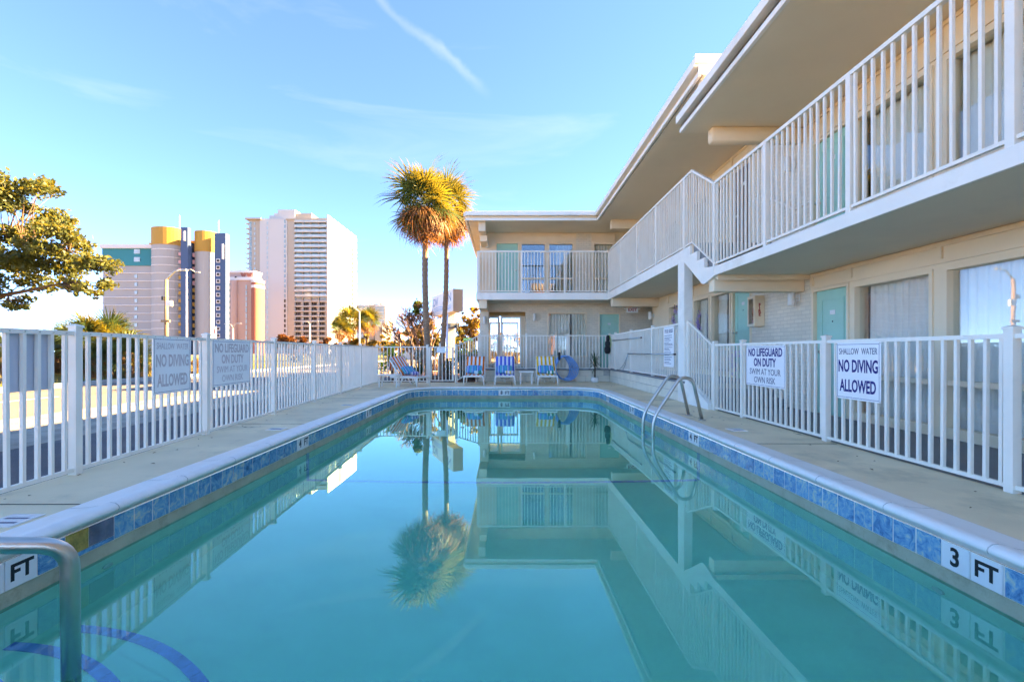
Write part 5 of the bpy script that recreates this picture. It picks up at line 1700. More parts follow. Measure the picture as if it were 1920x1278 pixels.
shrub('hedge', 'clipped hedge with yellow green tips behind the stair rail', 'hedge', [(862, 672, 12), (874, 670, 12), (886, 670, 12), (897, 672, 10), (866, 690, 11), (880, 690, 11), (893, 690, 11)], 17.2, DARKLEAF, 3600, 0.05)
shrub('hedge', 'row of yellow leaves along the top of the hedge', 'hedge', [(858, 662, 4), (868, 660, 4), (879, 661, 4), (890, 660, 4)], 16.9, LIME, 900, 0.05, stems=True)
shrub('shrub', 'small green bush in front of the sign post behind the gate', 'shrub', [(838, 684, 6), (842, 692, 6), (846, 676, 5)], 15.6, OLIVE, 700, 0.04, gz=GZ + .06)

shrub('shrub', 'golden shrubs seen through the glazed lobby behind the motel wing', 'shrub', [(928, 640, 16), (946, 650, 18), (964, 636, 16), (938, 676, 16), (960, 674, 14), (975, 655, 14)], 25.5, GOLD, 4200, 0.09)

# bare crape myrtle with a clump of mistletoe
bt = thing('bare_tree', (px(792, 23), 23, GZ), 'bare branching tree with a green mistletoe clump behind the palms', 'tree')
mb = MB()
random.seed(21)


def grow(p, d, L, r, depth):
    e = p + d * L
    branch(mb, p, e, max(r, .012), max(r * 0.62, .009), 0.06, 3, 5 if depth > 2 else 4)
    if depth == 0: return
    for _ in range(3 if depth > 2 else 2 + (random.random() < .4)):
        nd = (d + Vector((random.uniform(-.62, .48), random.uniform(-.5, .5), random.uniform(-.25, .42)))).normalized()
        grow(p + d * L * random.uniform(.72, 1.0), nd, L * random.uniform(.62, .86), r * 0.58, depth - 1)


b0 = Vector((px(795, 23), 23, GZ))
for dx in (-0.75, -0.45, -0.2, 0.05, 0.3):
    grow(b0 + Vector((dx * .1, 0, 0.3)), Vector((dx, random.uniform(-.2, .2), 0.85)).normalized(), 1.12, 0.075, 5)
mb.tube([b0, b0 + Vector((0, 0, 0.4))], [0.16, 0.12], 10, 0)
mb.build('branches', TWIG, bt, None, 0, True)
MIST = leaf_mat('mistletoe', (0.05, 0.08, 0.01), (0.12, 0.16, 0.02), 0.3)
leaf_cloud('mistletoe', MIST, bt, [(px(783, 22.6), 22.6, pz(572, 22.6), .22, .22, .24), (px(781, 22.6), 22.6, pz(584, 22.6), .18, .2, .16), (px(796, 22.8), 22.8, pz(592, 22.8), .08, .1, .18)], 1100, 0.07)

# pampas grass and broad leaved plant
PAMP = leaf_mat('pampas_blade', (0.10, 0.11, 0.03), (0.24, 0.22, 0.07), 0.4)
PLUME = leaf_mat('pampas_plume', (0.55, 0.42, 0.28), (0.75, 0.62, 0.45), 0.5)
pg = thing('pampas_grass', (px(785, 16.3), 16.3, GZ + .06), 'pampas grass clump with pale plumes behind the back fence', 'grass clump')
mb = MB()
for i in range(230):
    a = random.uniform(0, 2 * pi); L = random.uniform(.5, 1.0); out_ = random.uniform(.05, .5)
    p0 = Vector((px(785, 16.3) + .08 * cos(a), 16.3 + .08 * sin(a), GZ + .06))
    w_ = Vector((-sin(a), cos(a), 0)) * 0.006
    m_ = p0 + Vector((cos(a) * out_ * .4, sin(a) * out_ * .4, L * .7)); e_ = p0 + Vector((cos(a) * out_, sin(a) * out_, L * .75))
    mb.add([p0 - w_, p0 + w_, m_ + w_, m_ - w_, e_], [(0, 1, 2, 3), (3, 2, 4)])
mb.build('blades', PAMP, pg)
for i in range(6):
    x_ = px(778 + i * 3, 16.3); h_ = random.uniform(.85, 1.15)
    MB().tube([(x_, 16.3, 0.0), (x_ + .02, 16.3, h_ - .3)], 0.006, 5).build('stalk', PAMP, pg)
    leaf_cloud('plume', PLUME, pg, [(x_ + .02, 16.3, h_ - .12, .05, .05, .2)], 260, 0.04)
bl = thing('broadleaf_plant', (px(735, 15.0), 15.0, GZ + .06), 'lime green broad leaved plant behind the orange lounger', 'plant')


def broad_leaf(L, w_):
    n = 8; vs, fs = [], []
    for i in range(n + 1):
        t = i / n
        ww = w_ * sin(pi * min(1, t * .92 + .06)) ** .7
        y = L * t; z = -0.35 * L * t * t
        vs += [(-ww / 2, y, z + ww * .15), (0, y, z), (ww / 2, y, z + ww * .15)]
    for i in range(n):
        a = 3 * i
        fs += [(a, a + 1, a + 4, a + 3), (a + 1, a + 2, a + 5, a + 4)]
    return MB().add(vs, fs)


blm = broad_leaf(0.34, 0.17).mesh('leaf', LIME)
mb = MB()
for i in range(26):
    c_ = Vector((px(random.choice((733, 738, 730, 748, 716)), 15.0) + random.uniform(-.08, .08), 15.0 + random.uniform(-.15, .15), random.uniform(.55, 1.1)))
    mb.tube([(px(735, 15.0), 15.0, GZ + .06), (c_.x * .5 + px(735, 15) * .5, 15.0, c_.z * .6), c_], 0.008, 5)
    inst('leaf', blm, bl, Matrix.Translation(c_) @ RZ(i * 2.4) @ Matrix.Rotation(radians(random.uniform(-20, 60)), 4, 'X') @ Matrix.Scale(random.uniform(.7, 1.1), 4))
mb.build('stem', TWIG, bl, None, 0, True)
bl2 = thing('broadleaf_plant', (px(714, 14.7), 14.75, GZ + .06), 'yellow green leafy plant in the far left fence corner', 'plant')
for i in range(16):
    inst('leaf', blm, bl2, T(px(715, 14.75) + random.uniform(-.12, .12), 14.8 + random.uniform(-.02, .1), random.uniform(.25, .60)) @ RZ(i * 2.4) @ Matrix.Rotation(radians(random.uniform(0, 60)), 4, 'X') @ Matrix.Scale(random.uniform(.6, .9), 4))
MB().tube([(px(715, 14.8), 14.8, GZ + .06), (px(715, 14.8), 14.8, 0.5)], 0.012, 6).build('stem', TWIG, bl2)
# dry grass along the verge
GRASS = leaf_mat('dry_grass', (0.16, 0.14, 0.03), (0.36, 0.28, 0.08), 0.5)
ng = 5000
gx = rng.uniform(-18.5, -14.05, ng); gy = rng.uniform(9, 34, ng)
h = rng.uniform(.06, .26, ng) * np.clip((-14.0 - gx) * .8 + .25, .25, 1.0); an = rng.uniform(0, 2 * pi, ng); ln = rng.uniform(.02, .14, ng)
v = np.empty((ng, 3, 3))
v[:, 0] = np.stack([gx - .012 * np.sin(an), gy + .012 * np.cos(an), np.full(ng, .004)], 1)
v[:, 1] = np.stack([gx + .012 * np.sin(an), gy - .012 * np.cos(an), np.full(ng, .004)], 1)
v[:, 2] = np.stack([gx + ln * np.cos(an), gy + ln * np.sin(an), h], 1)
me = D.meshes.new('verge_grass')
me.from_pydata(v.reshape(-1, 3).tolist(), [], [(3 * i, 3 * i + 1, 3 * i + 2) for i in range(ng)])
me.materials.append(GRASS)
tag(link(D.objects.new('verge_grass', me)), 'dry yellow grass along the verge across the road', 'grass', kind='stuff')

# garlands of lilac flowers in the far ground floor windows
LILAC = leaf_mat('lilac_petal', (0.48, 0.32, 0.62), (0.78, 0.62, 0.82), 0.4)
for yy, zz, hh, lab in ((13.35, 1.95, 0.45, 'lilac flower garland in the farthest ground floor side window'), (11.55, 1.55, 0.40, 'lilac flower garland hanging in the window right of the column'), (9.85, 0.75, 0.22, 'low lilac flower garland beside the mint door by the fire cabinet')):
    g_ = thing('flower_garland', (XW - 0.05, yy, zz), lab, 'flowers', 'lilac garlands')
    MB().tube([(XW - 0.05, yy, zz + hh), (XW - 0.06, yy + 0.05, zz), (XW - 0.05, yy, zz - hh)], 0.008, 6).build('vine', DRAC, g_)
    leaf_cloud('blossom', LILAC, g_, [(XW - 0.07, yy + random.uniform(-.15, .15), zz + random.uniform(-1, 1) * hh, .05, .12, .14) for k in range(7)], 220, 0.03)

# dead leaves blown along the deck edges
DEADL = leaf_mat('dead_leaf', (0.14, 0.05, 0.02), (0.28, 0.13, 0.05), 0.2)
mb = MB()
random.seed(9)
for i in range(70):
    side = random.random()
    if side < .4: yq = random.uniform(2, 13.5); xq = fx(yq) + abs(random.gauss(.1, .18)) + .06
    elif side < .7: yq = random.uniform(2, 14); xq = 3.42 - abs(random.gauss(0, .2))
    else: xq = random.uniform(-3, 3.3); yq = random.uniform(12.6, 14.8)
    a = random.uniform(0, 6.28); L_ = random.uniform(.010, .022); c_, s_ = cos(a) * L_, sin(a) * L_
    z_ = .004
    mb.add([(xq - c_, yq - s_, z_), (xq + s_ * .45, yq - c_ * .45, z_ + .006), (xq + c_, yq + s_, z_ + .003), (xq - s_ * .45, yq + c_ * .45, z_ + .007)], [(0, 1, 2, 3)])
tag(mb.build('leaf_litter', DEADL), 'scattered dead leaves along the pool deck edges', 'leaves', kind='stuff')

# ------------------------------------------------------------------ street furniture
WOODP = M('weathered_pole', (0.30, 0.20, 0.13), 0.9, 0.2, 6, 0.4, 30, stretch=(1, 1, .2))
GALV = M('galvanised_steel', (0.50, 0.49, 0.47), 0.45, 0.08, 5, metal=0.3)


def lamp(name, label, d, bx, ytop, arms, r=0.07, mat=None, group='street lamps'):
    x = px(bx, d); zt = pz(ytop, d)
    root = thing(name, (x, d, GZ), label, 'street lamp', group)
    MB().tube([(x, d, GZ), (x, d, zt)], [r, r * .7], 10).build('pole', mat or GALV, root, None, 0, True)
    for (ax, ay) in arms:
        e = Vector((px(ax, d), d, pz(ay, d)))
        m_ = Vector(((x + e.x) / 2, d, max(zt, e.z) * .5 + (zt + e.z) * .25 + .06))
        MB().tube([(x, d, zt - .03), m_, e], r * .42, 8).build('arm', GALV, root, None, 0, True)
        s = 1 if e.x > x else -1
        L = 0.010 * d
        MB().hexa([(e.x, d - .1, e.z - .05), (e.x + s * L, d - .1, e.z - .05), (e.x + s * L, d + .1, e.z - .05), (e.x, d + .1, e.z - .05),
                   (e.x, d - .06, e.z + .06), (e.x + s * L * .9, d - .06, e.z + .04), (e.x + s * L * .9, d + .06, e.z + .04), (e.x, d + .06, e.z + .06)] if s > 0 else
                  [(e.x - L, d - .1, e.z - .05), (e.x, d - .1, e.z - .05), (e.x, d + .1, e.z - .05), (e.x - L, d + .1, e.z - .05),
                   (e.x - L * .9, d - .06, e.z + .04), (e.x, d - .06, e.z + .06), (e.x, d + .06, e.z + .06), (e.x - L * .9, d + .06, e.z + .04)]).build('lamp_head', GALV, root)
    return root


up = lamp('utility_pole', 'brown utility pole with a lamp arm and grey box across the road', 27, 312, 524, [(342, 506)], 0.13, WOODP)
x = px(318, 26.8)
MB().box(x - .16, x + .16, 26.7, 26.86, pz(574, 26.8), pz(564, 26.8)).build('transformer_box', SIGNW, up, None, 0.01)
MB().box(px(309, 27) - .06, px(309, 27) + .06, 26.8, 27, pz(563, 27), pz(556, 27)).build('camera_housing', BLACK, up)
MB().box(px(314, 27) - .25, px(314, 27) + .25, 26.8, 26.92, pz(604, 27), pz(600, 27)).build('cross_bracket', WOODP, up)
lamp('street_lamp', 'slim white lamp post with one arm in front of the blue and yellow tower', 38, 350, 505, [(366, 510)], 0.085, SIGNW)
lamp('street_lamp', 'tall double armed street lamp above the three street palms', 46, 674, 584, [(648, 571), (703, 571)], 0.09)
lamp('street_lamp', 'small double headed lamp in front of the pink tower', 75, 437, 615, [(429, 607), (444, 606)], 0.12)
lamp('street_lamp', 'small double headed lamp in front of the white tower', 70, 581, 606, [(574, 603), (589, 602)], 0.12)
fp = thing('flag_pole', (px(405, 80), 80, GZ), 'small flag on a short pole in front of the blue tower', 'flag')
MB().tube([(px(405, 80), 80, GZ), (px(405, 80), 80, pz(612, 80))], 0.08, 8).build('pole', SIGNW, fp)
MB().box(px(401, 80), px(404.6, 80), 79.97, 80.03, pz(625, 80), pz(617, 80)).build('cloth', M('flag_cloth', (0.6, 0.25, 0.25), 0.8), fp)
sn = thing('street_sign', (px(878, 24), 24, GZ), 'green street name sign on a thin pole behind the stair rail', 'sign')
MB().tube([(px(878, 24), 24, GZ), (px(878, 24), 24, pz(633, 24))], 0.03, 8).build('pole', GALV, sn)
MB().box(px(869, 24), px(887, 24), 23.95, 23.97, pz(639, 24), pz(633.5, 24)).build('name_plate', M('sign_green', (0.10, 0.42, 0.24), 0.4), sn)
for bx, dd, yt, lab in ((750, 21, 624, 'brown timber post behind the back fence'), (771, 20.5, 630, 'dark thin post behind the back fence')):
    o = MB().tube([(px(bx, dd), dd, GZ), (px(bx, dd), dd, pz(yt, dd))], [0.045, 0.04], 8).build('timber_post', BROWN if bx == 750 else BLACK, None, None, 0, True)
    tag(o, lab, 'post')

# pylon sign of the motel
PALEB = M('pale_blue_paint', (0.30, 0.52, 0.80), 0.5, 0.05, 2)
SIGNBR = M('taupe_metal', (0.48, 0.40, 0.32), 0.5, 0.06, 2)
ps = thing('pylon_sign', (-2.62, 21.2, GZ), 'tall white box sign lettered INN on a pale blue post behind the palms', 'sign')
near = Vector((-2.31, 20.0)); far = Vector((-3.77, 23.3))
wd = (far - near); wl = wd.length; wd /= wl
th = Vector((-wd.y, wd.x)) * -1.0
if th.x < 0: th = -th
Rg = Vector((-wd.x, -wd.y, 0)); Nn = Vector((-th.x, -th.y, 0))
ctr = Vector(((near.x + far.x) / 2, (near.y + far.y) / 2, 3.31))
F = frame(ctr, Rg, (0, 0, 1), Nn)
MB().box(-wl / 2, wl / 2, -0.5, 0.5, -0.46, -0.002).build('sign_case', SIGNBR, ps, F, 0.012)
mb = MB(); e = .06
mb.box(-wl / 2 + e, wl / 2 - e, -.5 + e, .5 - e, -0.001, 0.006).build('sign_face', SIGNW, ps, F)
mb = MB().box(-wl / 2, wl / 2, .5 - e, .502, 0, .02).box(-wl / 2, wl / 2, -.502, -.5 + e, 0, .02).box(-wl / 2, -wl / 2 + e, -.5 + e, .5 - e, 0, .02).box(wl / 2 - e, wl / 2, -.5 + e, .5 - e, 0, .02)
mb.build('sign_trim', SIGNW, ps, F)
PALEI = M('pale_navy_ink', (0.22, 0.30, 0.45), 0.5)
inst('lettering', text_mesh('DV', 0.55, 0.01, 1.3, 'CENTER', PALEI), ps, F @ T(-1.2, .16, .008))
inst('lettering', text_mesh('INN', 0.55, 0.01, 1.4, 'CENTER', PALEI), ps, F @ T(0.85, .16, .008))
for k, (oy, am) in enumerate(((-.16, .05), (-.25, .045), (-.32, .04))):
    pts = [(-1.45 + 2.9 * i / 24, oy + am * sin(i / 24 * 2 * pi), .010) for i in range(25)]
    mbw = MB()
    mbw.add([(p[0], p[1] - .018, .009) for p in pts] + [(p[0], p[1] + .018, .009) for p in pts], [(i, i + 1, 26 + i, 25 + i) for i in range(24)])
    mbw.build('wave_mark', PALEB, ps, F)
MB().box(-0.17, 0.17, -3.31 + GZ - .1, -0.5, -0.40, -0.07).build('post', PALEB, ps, F @ T(0.55, 0, 0), 0.01)
MB().box(0.171, 0.24, -3.31 + GZ - .1, -0.5, -0.40, -0.07).build('post_side', CREAM, ps, F @ T(0.55, 0, 0), 0.01)
MB().box(0.25, 0.62, -1.22, -1.0, -0.42, -0.05).build('control_box', M('slate_box', (0.12, 0.15, 0.17), 0.5), ps, F @ T(0.55, 0, 0), 0.01)
MB().box(-0.55, -0.38, -1.24, -1.0, -0.30, -0.1).build('flood_lamp', SIGNW, ps, F @ T(0.55, 0, 0), 0.01)
MB().box(-0.38, -0.171, -1.14, -1.1, -0.22, -0.18).build('lamp_arm', SIGNW, ps, F @ T(0.55, 0, 0))

# ------------------------------------------------------------------ far buildings
GREYW = M('grey_render', (0.35, 0.355, 0.345), 0.8, 0.05, 0.06, 0, spec=0.2)
GREYL = M('light_grey_trim', (0.62, 0.61, 0.60), 0.8, 0.03, 0.1)
TEAL = M('teal_render', (0.008, 0.20, 0.23), 0.7, 0.06, 0.1)
OCHRE = M('ochre_render', (0.42, 0.24, 0.05), 0.8, 0.05, 0.1)
NAVY = M('slate_blue_render', (0.05, 0.10, 0.19), 0.75, 0.05, 0.1)
PINK = M('pink_render', (0.55, 0.32, 0.33), 0.8, 0.05, 0.1)
BLUSH = M('blush_render', (0.46, 0.32, 0.28), 0.8, 0.04, 0.1)
CORAL = M('coral_render', (0.32, 0.11, 0.08), 0.8, 0.05, 0.1)
WHT = M('white_render', (0.46, 0.465, 0.45), 0.8, 0.03, 0.05)
TAUPE = M('taupe_render', (0.38, 0.34, 0.28), 0.8, 0.04, 0.05)
BEIGE = M('beige_render', (0.55, 0.46, 0.36), 0.8, 0.05, 0.1)
DARKW = M('dark_opening', (0.025, 0.025, 0.025), 0.6)
PANE = M('far_window_glass', (0.22, 0.33, 0.36), 0.12, 0.25, 0.4, spec=0.8)
PANEP = M('pale_window_glass', (0.36, 0.46, 0.48), 0.12, 0.15, 0.4, spec=0.8)


def unit(mat, name):
    return MB().box(-.5, .5, -.5, .5, -.5, .5).mesh(name, mat)


def cell(name, me, parent, d, x0, x1, y0, y1, depth=0.6, off=0.0):
    """Box on a facade at depth d covering pixel rectangle x0..x1, y0..y1 (top..bottom)."""
    q = d + off - depth / 2
    X0, X1 = px(x0, q), px(x1, q); Z1, Z0 = pz(y0, q), pz(y1, q)
    return inst(name, me, parent, T((X0 + X1) / 2, d + off, (Z0 + Z1) / 2) @ Matrix.Diagonal((X1 - X0, depth, Z1 - Z0, 1)))


def mass(name, mat, parent, d, x0, x1, ytop, deep, ybot=None, front=0.0):
    q = d + front
    z0 = GZ if ybot is None else pz(ybot, q)
    return MB().box(px(x0, q), px(x1, q), q, q + deep, z0, pz(ytop, q)).build(name, mat, parent)


def arc_mass(name, mat, parent, d, x0, x1, ytop, deep, ybot=None, bulge=3.0, n=14):
    X0, X1 = px(x0, d), px(x1, d); c = (X0 + X1) / 2; h = (X1 - X0) / 2
    poly = [(X1, d + deep), (X0, d + deep)] + [(c - h * cos(pi * i / n), d - bulge * sin(pi * i / n)) for i in range(n + 1)]
    return MB().prism(poly, GZ if ybot is None else pz(ybot, d), pz(ytop, d)).build(name, mat, parent, None, 0, False)


DA = 166.0
A = thing('hotel_tower', (px(300, DA), DA, GZ), 'grey hotel tower with teal band, ochre crowns and two slate blue fins', 'tower')
mass('wall', GREYW, A, DA, 193, 289, 498, 26)
mass('teal_band', TEAL, A, DA, 191.5, 290, 465, 26.3, 498, -0.3)
mass('parapet', GREYL, A, DA, 187, 290, 458, 27, 465, -1.0)
arc_mass('tower_wall', GREYW, A, DA, 288, 342, 462, 2.4, None, 4.0)
arc_mass('crown', OCHRE, A, DA, 287.5, 342.5, 430, 2.5, 462, 4.2)
mass('crown_step', OCHRE, A, DA, 279, 288, 455, 18, 461, 3)
mass('fin', NAVY, A, DA, 339, 352, 426, 1.6, None, -5.5)
mass('fin', NAVY, A, DA, 353, 360, 455, 3, None, 2.0)
mass('balcony_core', DARKW, A, DA, 351, 371, 470, 4, None, 3.6)
mass('crown_link', OCHRE, A, DA, 350, 371, 451, 3.5, 470, 3.4)
arc_mass('tower_wall', GREYW, A, DA, 368, 404, 474, 6, None, 3.0)
arc_mass('crown', OCHRE, A, DA, 367.5, 404.5, 436, 6.1, 474, 3.2)
mass('fin', NAVY, A, DA, 402, 423, 437, 2.2, None, -3.4)
uL, uP, uD, uO, uK, uF = unit(GREYL, 'floor_line'), unit(PANEP, 'window'), unit(DARKW, 'window'), unit(OCHRE, 'balcony_front'), unit(PINK, 'balcony_front'), unit(GREYL, 'window_frame')
for i in range(10):
    y = 510.5 + i * 15.2
    if y < 645: cell('floor_line', uL, A, DA, 192.6, 289, y, y + 1.3, 0.4, -0.1)
    if y < 640: cell('window', uP, A, DA, 252, 257, y + 4, y + 10.5, 0.3, -0.05)
for y in (467, 482):
    cell('window', uP, A, DA, 251, 262, y, y + 8.5, 0.3, -0.35)
for i in range(12):
    y = 470 + i * 14.6
    if y < 640:
        X0, X1 = px(287.7, DA), px(342.3, DA); c = (X0 + X1) / 2; h = (X1 - X0) / 2
        poly = [(X1, DA + 2), (X0, DA + 2)] + [(c - h * cos(pi * k / 14), DA - 4.15 * sin(pi * k / 14)) for k in range(15)]
        MB().prism(poly, pz(y + 1.2, DA), pz(y, DA)).build('floor_line', GREYL, A)
        cell('window', uP, A, DA, 297, 304, y + 3, y + 12.5, 0.8, -2.6)
        cell('balcony_front', uK if i < 3 else uO, A, DA, 334.5, 339.4, y + 3, y + 9, 1.2, -4.2)
for i in range(14):
    y = 474 + i * 13.2
    if y < 645:
        cell('balcony_front', uK if i < 5 else uO, A, DA, 353, 369, y, y + 7.4, 1.6, 3.0)
for i in range(13):
    y = 485 + i * 12.75
    if y < 640:
        w_ = cell('window_frame', uF, A, DA, 405, 412, y, y + 7, 0.3, -3.5)
        cell('window', uD, w_, DA, 406.3, 410.7, y + 1.4, y + 5.4, 0.4, -3.6)
cell('slit_window', uF, A, DA, 343, 346.5, 433, 451, 0.4, -5.7)
cell('slit_window', uF, A, DA, 415.5, 418.5, 457, 485, 0.4, -3.6)
for bx, yt in ((322, 404), (397, 414)):
    MB().tube([(px(bx, DA), DA + 4, pz(440, DA)), (px(bx, DA), DA + 4, pz(yt - 6, DA))], 0.12, 6).build('mast', GREYL, A)
for i in range(6):
    y = 566 + i * 15
    cell('side_balcony', uL, A, DA, 185, 193, y, y + 1.0, 3.0, 4)

DB = 236.0
B = thing('hotel_tower', (px(455, DB), DB, GZ), 'pink hotel tower with a white cornice and coral corner drum', 'tower')
mass('wall', BLUSH, B, DB, 426, 475, 524, 8)
arc_mass('bay', BLUSH, B, DB, 433, 446, 526, 10, None, 2.0)
mass('cornice', GREYL, B, DB, 425, 476, 519, 8.5, 525, -1.0)
mass('parapet', BLUSH, B, DB, 428, 475, 510, 7.5, 519, 0.5)
mass('coping', GREYL, B, DB, 427, 476, 507, 8, 511, 0.0)
arc_mass('drum', CORAL, B, DB, 474, 493, 541, 1.5, None, 4.0)
arc_mass('drum_band', GREYL, B, DB, 473.6, 493.4, 536, 1.6, 541, 4.3)
arc_mass('drum_top', CORAL, B, DB, 474, 493, 531, 1.5, 536, 4.0)
arc_mass('drum_cap', GREYL, B, DB, 473.6, 493.4, 526, 1.6, 531, 4.3)
for i in range(10):
    y = 531 + i * 10.7
    if y < 640:
        cell('window', uD, B, DB, 428.6, 432, y, y + 5, 0.4, -0.2)
        cell('window', uP, B, DB, 460.4, 462.6, y + 3, y + 11.5, 0.4, -0.2)
inst('emblem', text_mesh('W', 5.6, 0.25, 1.15, 'CENTER', CORAL, 0.1), B, frame((px(461, DB), DB + .35, pz(515, DB)), (1, 0, 0), (0, 0, 1), (0, -1, 0)))
cell('window', uD, B, DB, 440, 443, 518, 520.5, 0.4, -1.1)

DC = 270.0
Cc = thing('hotel_tower', (px(560, DC), DC, GZ), 'tall white hotel tower with rows of glazed balconies and a sunlit right flank', 'tower')
mass('wall', WHT, Cc, DC, 487, 538, 410, 50, None, 0)
mass('roof_core', WHT, Cc, DC, 521, 553, 393, 40, 410, 2)
mass('roof_core', WHT, Cc, DC, 514, 521, 400, 40, 410, 2)
mass('roof_core', TAUPE, Cc, DC, 553, 584, 400, 30, 410, 3)
mass('roof_core', WHT, Cc, DC, 505, 514, 404, 40, 410, 2)
mass('wall', TAUPE, Cc, DC, 473, 487, 410, 50, None, 0.8)
mass('wall', WHT, Cc, DC, 466.5, 473, 411, 50, None, 1.2)
mass('wall', TAUPE, Cc, DC, 538, 552, 410, 50, None, 0.6)
mass('wall', WHT, Cc, DC, 552, 613, 412, 51, None, 2.2)
mass('corner_pier', WHT, Cc, DC, 612.5, 614.5, 402, 52.5, None, -0.6)
mass('eave', TAUPE, Cc, DC, 459, 489, 408, 51, 411, -1.2)
mass('eave', TAUPE, Cc, DC, 536, 614, 409, 50, 412, -0.4)
uS, uG, uW, uB = unit(WHT, 'balcony_slab'), unit(PANEP, 'balcony_glass'), unit(PANE, 'window'), unit(TAUPE, 'balcony_pier')
y = 416.0
fi = 0
while y < 636:
    cell('balcony_slab', uS, Cc, DC, 551, 613.4, y - 0.9, y + 0.5, 2.4, 1.0)
    if fi < 16: cell('balcony_glass', uG, Cc, DC, 552, 613, y - 4.2, y - 1.0, 0.2, -0.1)
    for k in range(4):
        x0 = 554 + k * 15
        if fi < 16: cell('window', uW, Cc, DC, x0, x0 + 11.5, y + 1.2, y + 5.6, 0.3, 2.1)
        else:
            for q in range(3): cell('window', uD, Cc, DC, x0 + 1 + q * 3.0, x0 + 3.2 + q * 3.0, y + 2.0, y + 7.0, 0.3, 2.1)
    for k in range(5):
        cell('balcony_pier', uS if k in (0, 4) or fi > 15 else uB, Cc, DC, 552 + k * 15 - .4, 552 + k * 15 + .9, y + 0.5, y + 8.4, 1.2, 1.5)
    cell('window', uW if fi < 16 else uD, Cc, DC, 532.6, 535.2, y - 4, y + 2, 0.3, -0.1)
    cell('window', uP, Cc, DC, 500, 502.2, y - 1, y + 5, 0.3, -0.1)
    if y < 505:
        cell('window', uP, Cc, DC, 476, 478.5, y + 1, y + 6, 0.3, 0.7)
        cell('window', uW, Cc, DC, 468, 471.5, y, y + 8, 0.3, 1.1)
        cell('side_balcony', uS, Cc, DC, 460, 467, y + 2, y + 3.2, 5, 3)
    y += 9.3; fi += 1
# right flank: recessed bays on the face that looks along +X
xr = px(613, DC)
uT = unit(TAUPE, 'flank_recess')


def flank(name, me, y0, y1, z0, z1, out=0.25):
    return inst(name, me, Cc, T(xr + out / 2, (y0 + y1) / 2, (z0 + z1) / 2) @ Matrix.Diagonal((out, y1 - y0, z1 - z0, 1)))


ztop = pz(410, DC)
uSK = unit(M('sun_dimmed_flank_render', (0.19, 0.175, 0.155), 0.85, 0.05, 0.05), 'flank_dimming_skin')  # flank colours darkened on this side only, to offset the strong sun
uT = unit(M('sun_dimmed_recess_render', (0.10, 0.09, 0.075), 0.85, 0.08, 0.1), 'flank_recess')
uFP = unit(M('sun_dimmed_pier_render', (0.26, 0.245, 0.22), 0.85, 0.05, 0.05), 'flank_pier')
flank('flank_dimming_skin', uSK, DC + 0.5, DC + 53, GZ, ztop - 0.3, 0.2)  # thin skin added over the flank to carry the dimmed colour
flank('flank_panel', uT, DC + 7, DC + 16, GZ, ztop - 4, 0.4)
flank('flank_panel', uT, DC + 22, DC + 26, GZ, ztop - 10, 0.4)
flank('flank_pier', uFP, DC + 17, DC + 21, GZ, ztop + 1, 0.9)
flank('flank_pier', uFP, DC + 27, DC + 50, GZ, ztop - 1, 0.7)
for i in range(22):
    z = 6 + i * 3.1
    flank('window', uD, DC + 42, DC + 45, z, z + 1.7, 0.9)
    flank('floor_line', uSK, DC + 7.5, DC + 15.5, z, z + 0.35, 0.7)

DDd = 400.0
Dd = thing('glass_tower', (px(700, DDd), DDd, GZ), 'distant pale glass tower with a taupe stripe behind the street palms', 'tower')
mass('wall', PANEP, Dd, DDd, 668, 721.5, 573, 27)
mass('wall', BEIGE, Dd, DDd, 721.5, 722.5, 573, 27.5, None, -0.3)
mass('stripe', TAUPE, Dd, DDd, 691, 702, 570, 20, None, -0.8)
mass('parapet', GREYL, Dd, DDd, 667, 722.6, 571, 28, 574, -0.6)
mass('roof_core', GREYL, Dd, DDd, 678, 686, 567, 20, 571, 4)
mass('roof_core', TAUPE, Dd, DDd, 712, 716, 567, 20, 571, 4)
mass('annex', TAUPE, Dd, DDd, 703, 717, 611, 20, None, -12)
for i in range(10):
    y = 578 + i * 6.2
    cell('floor_line', uL, Dd, DDd, 668, 691, y, y + .8, 0.5, -0.2)
    cell('floor_line', uL, Dd, DDd, 702, 722, y, y + .8, 0.5, -0.2)
    pass
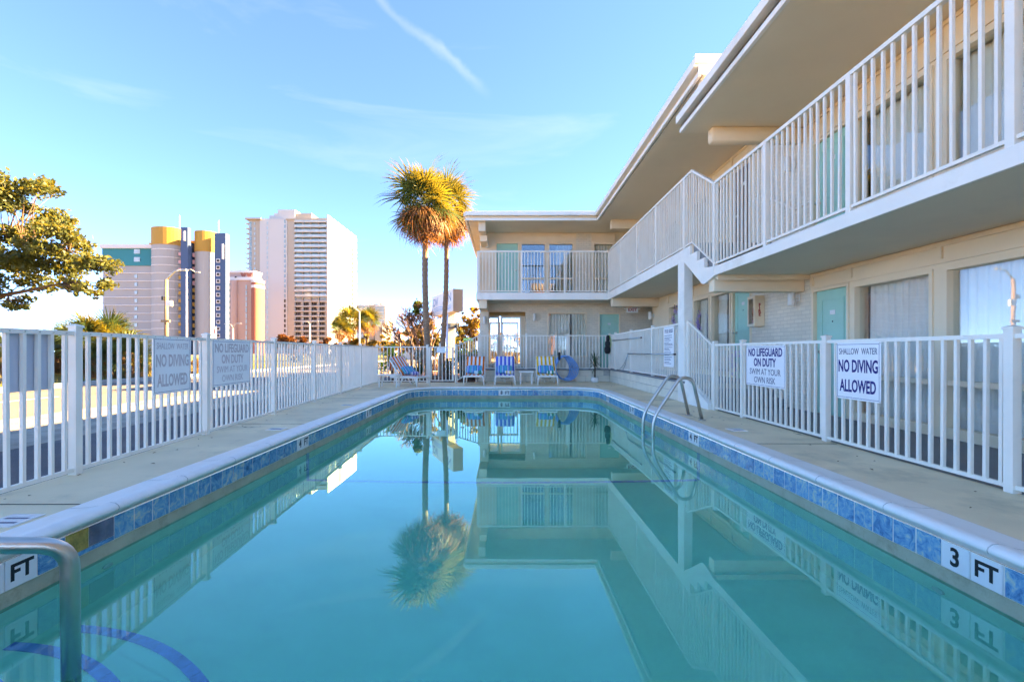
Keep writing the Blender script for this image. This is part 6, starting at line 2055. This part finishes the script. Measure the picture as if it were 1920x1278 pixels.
E = thing('small_tower', (px(745, 300), 300, GZ), 'small distant beige tower with a pitched cap right of the glass tower', 'tower')
mass('wall', BEIGE, E, 300, 739, 750, 625, 15)
MB().add([(px(738, 300), 299, pz(625, 300)), (px(751, 300), 299, pz(625, 300)), (px(751, 300), 316, pz(625, 300)), (px(738, 300), 316, pz(625, 300)), (px(744.5, 300), 307, pz(619, 300))], [(0, 1, 4), (1, 2, 4), (2, 3, 4), (3, 0, 4), (3, 2, 1, 0)]).build('roof', CORAL, E)
for i in range(2):
    cell('window', uD, E, 300, 742, 743.5, 628 + i * 6, 631 + i * 6, 0.4, -0.2)
    cell('window', uD, E, 300, 746, 747.5, 628 + i * 6, 631 + i * 6, 0.4, -0.2)
G = thing('low_building', (px(775, 62), 62, GZ), 'low white flat roofed building behind the bare tree', 'building')
mass('wall', WHT, G, 62, 745, 808, 640, 12)
mass('parapet', GREYL, G, 62, 744, 809, 638, 12.6, 640.5, -0.3)
for i in range(4): cell('window', uD, G, 62, 750 + i * 14, 757 + i * 14, 648, 655, 0.2, -0.05)
H = thing('low_building', (px(690, 150), 150, GZ), 'long pale low building far behind the street palms', 'building')
mass('wall', BEIGE, H, 150, 640, 740, 641, 20)
mass('parapet', GREYL, H, 150, 639, 741, 639, 21, 641.5, -0.4)
for i in range(9): cell('window', uD, H, 150, 646 + i * 10, 651 + i * 10, 645, 650, 0.3, -0.1)

R_ = thing('hotel_tower', (11.0, -82.0, GZ), 'tower behind the viewpoint painted orange as if sunlit, seen only as a reflection in the far upper window', 'tower')
SUNLITO = M('sunset_lit_render', (0.80, 0.36, 0.10), 0.8, 0.05, 0.1)  # orange light of the low sun is put into the wall colour
MB().box(7.4, 13.0, -100, -82, GZ, 17.0).build('wall', SUNLITO, R_)
MB().box(7.0, 13.4, -100.3, -81.7, 17.0, 18.6).build('parapet', BEIGE, R_)
for i in range(5):
    for k in range(3):
        inst('window', uD, R_, T(8.6 + k * 1.6, -81.95, 2.5 + i * 3.0) @ Matrix.Diagonal((0.8, 0.2, 1.4, 1)))
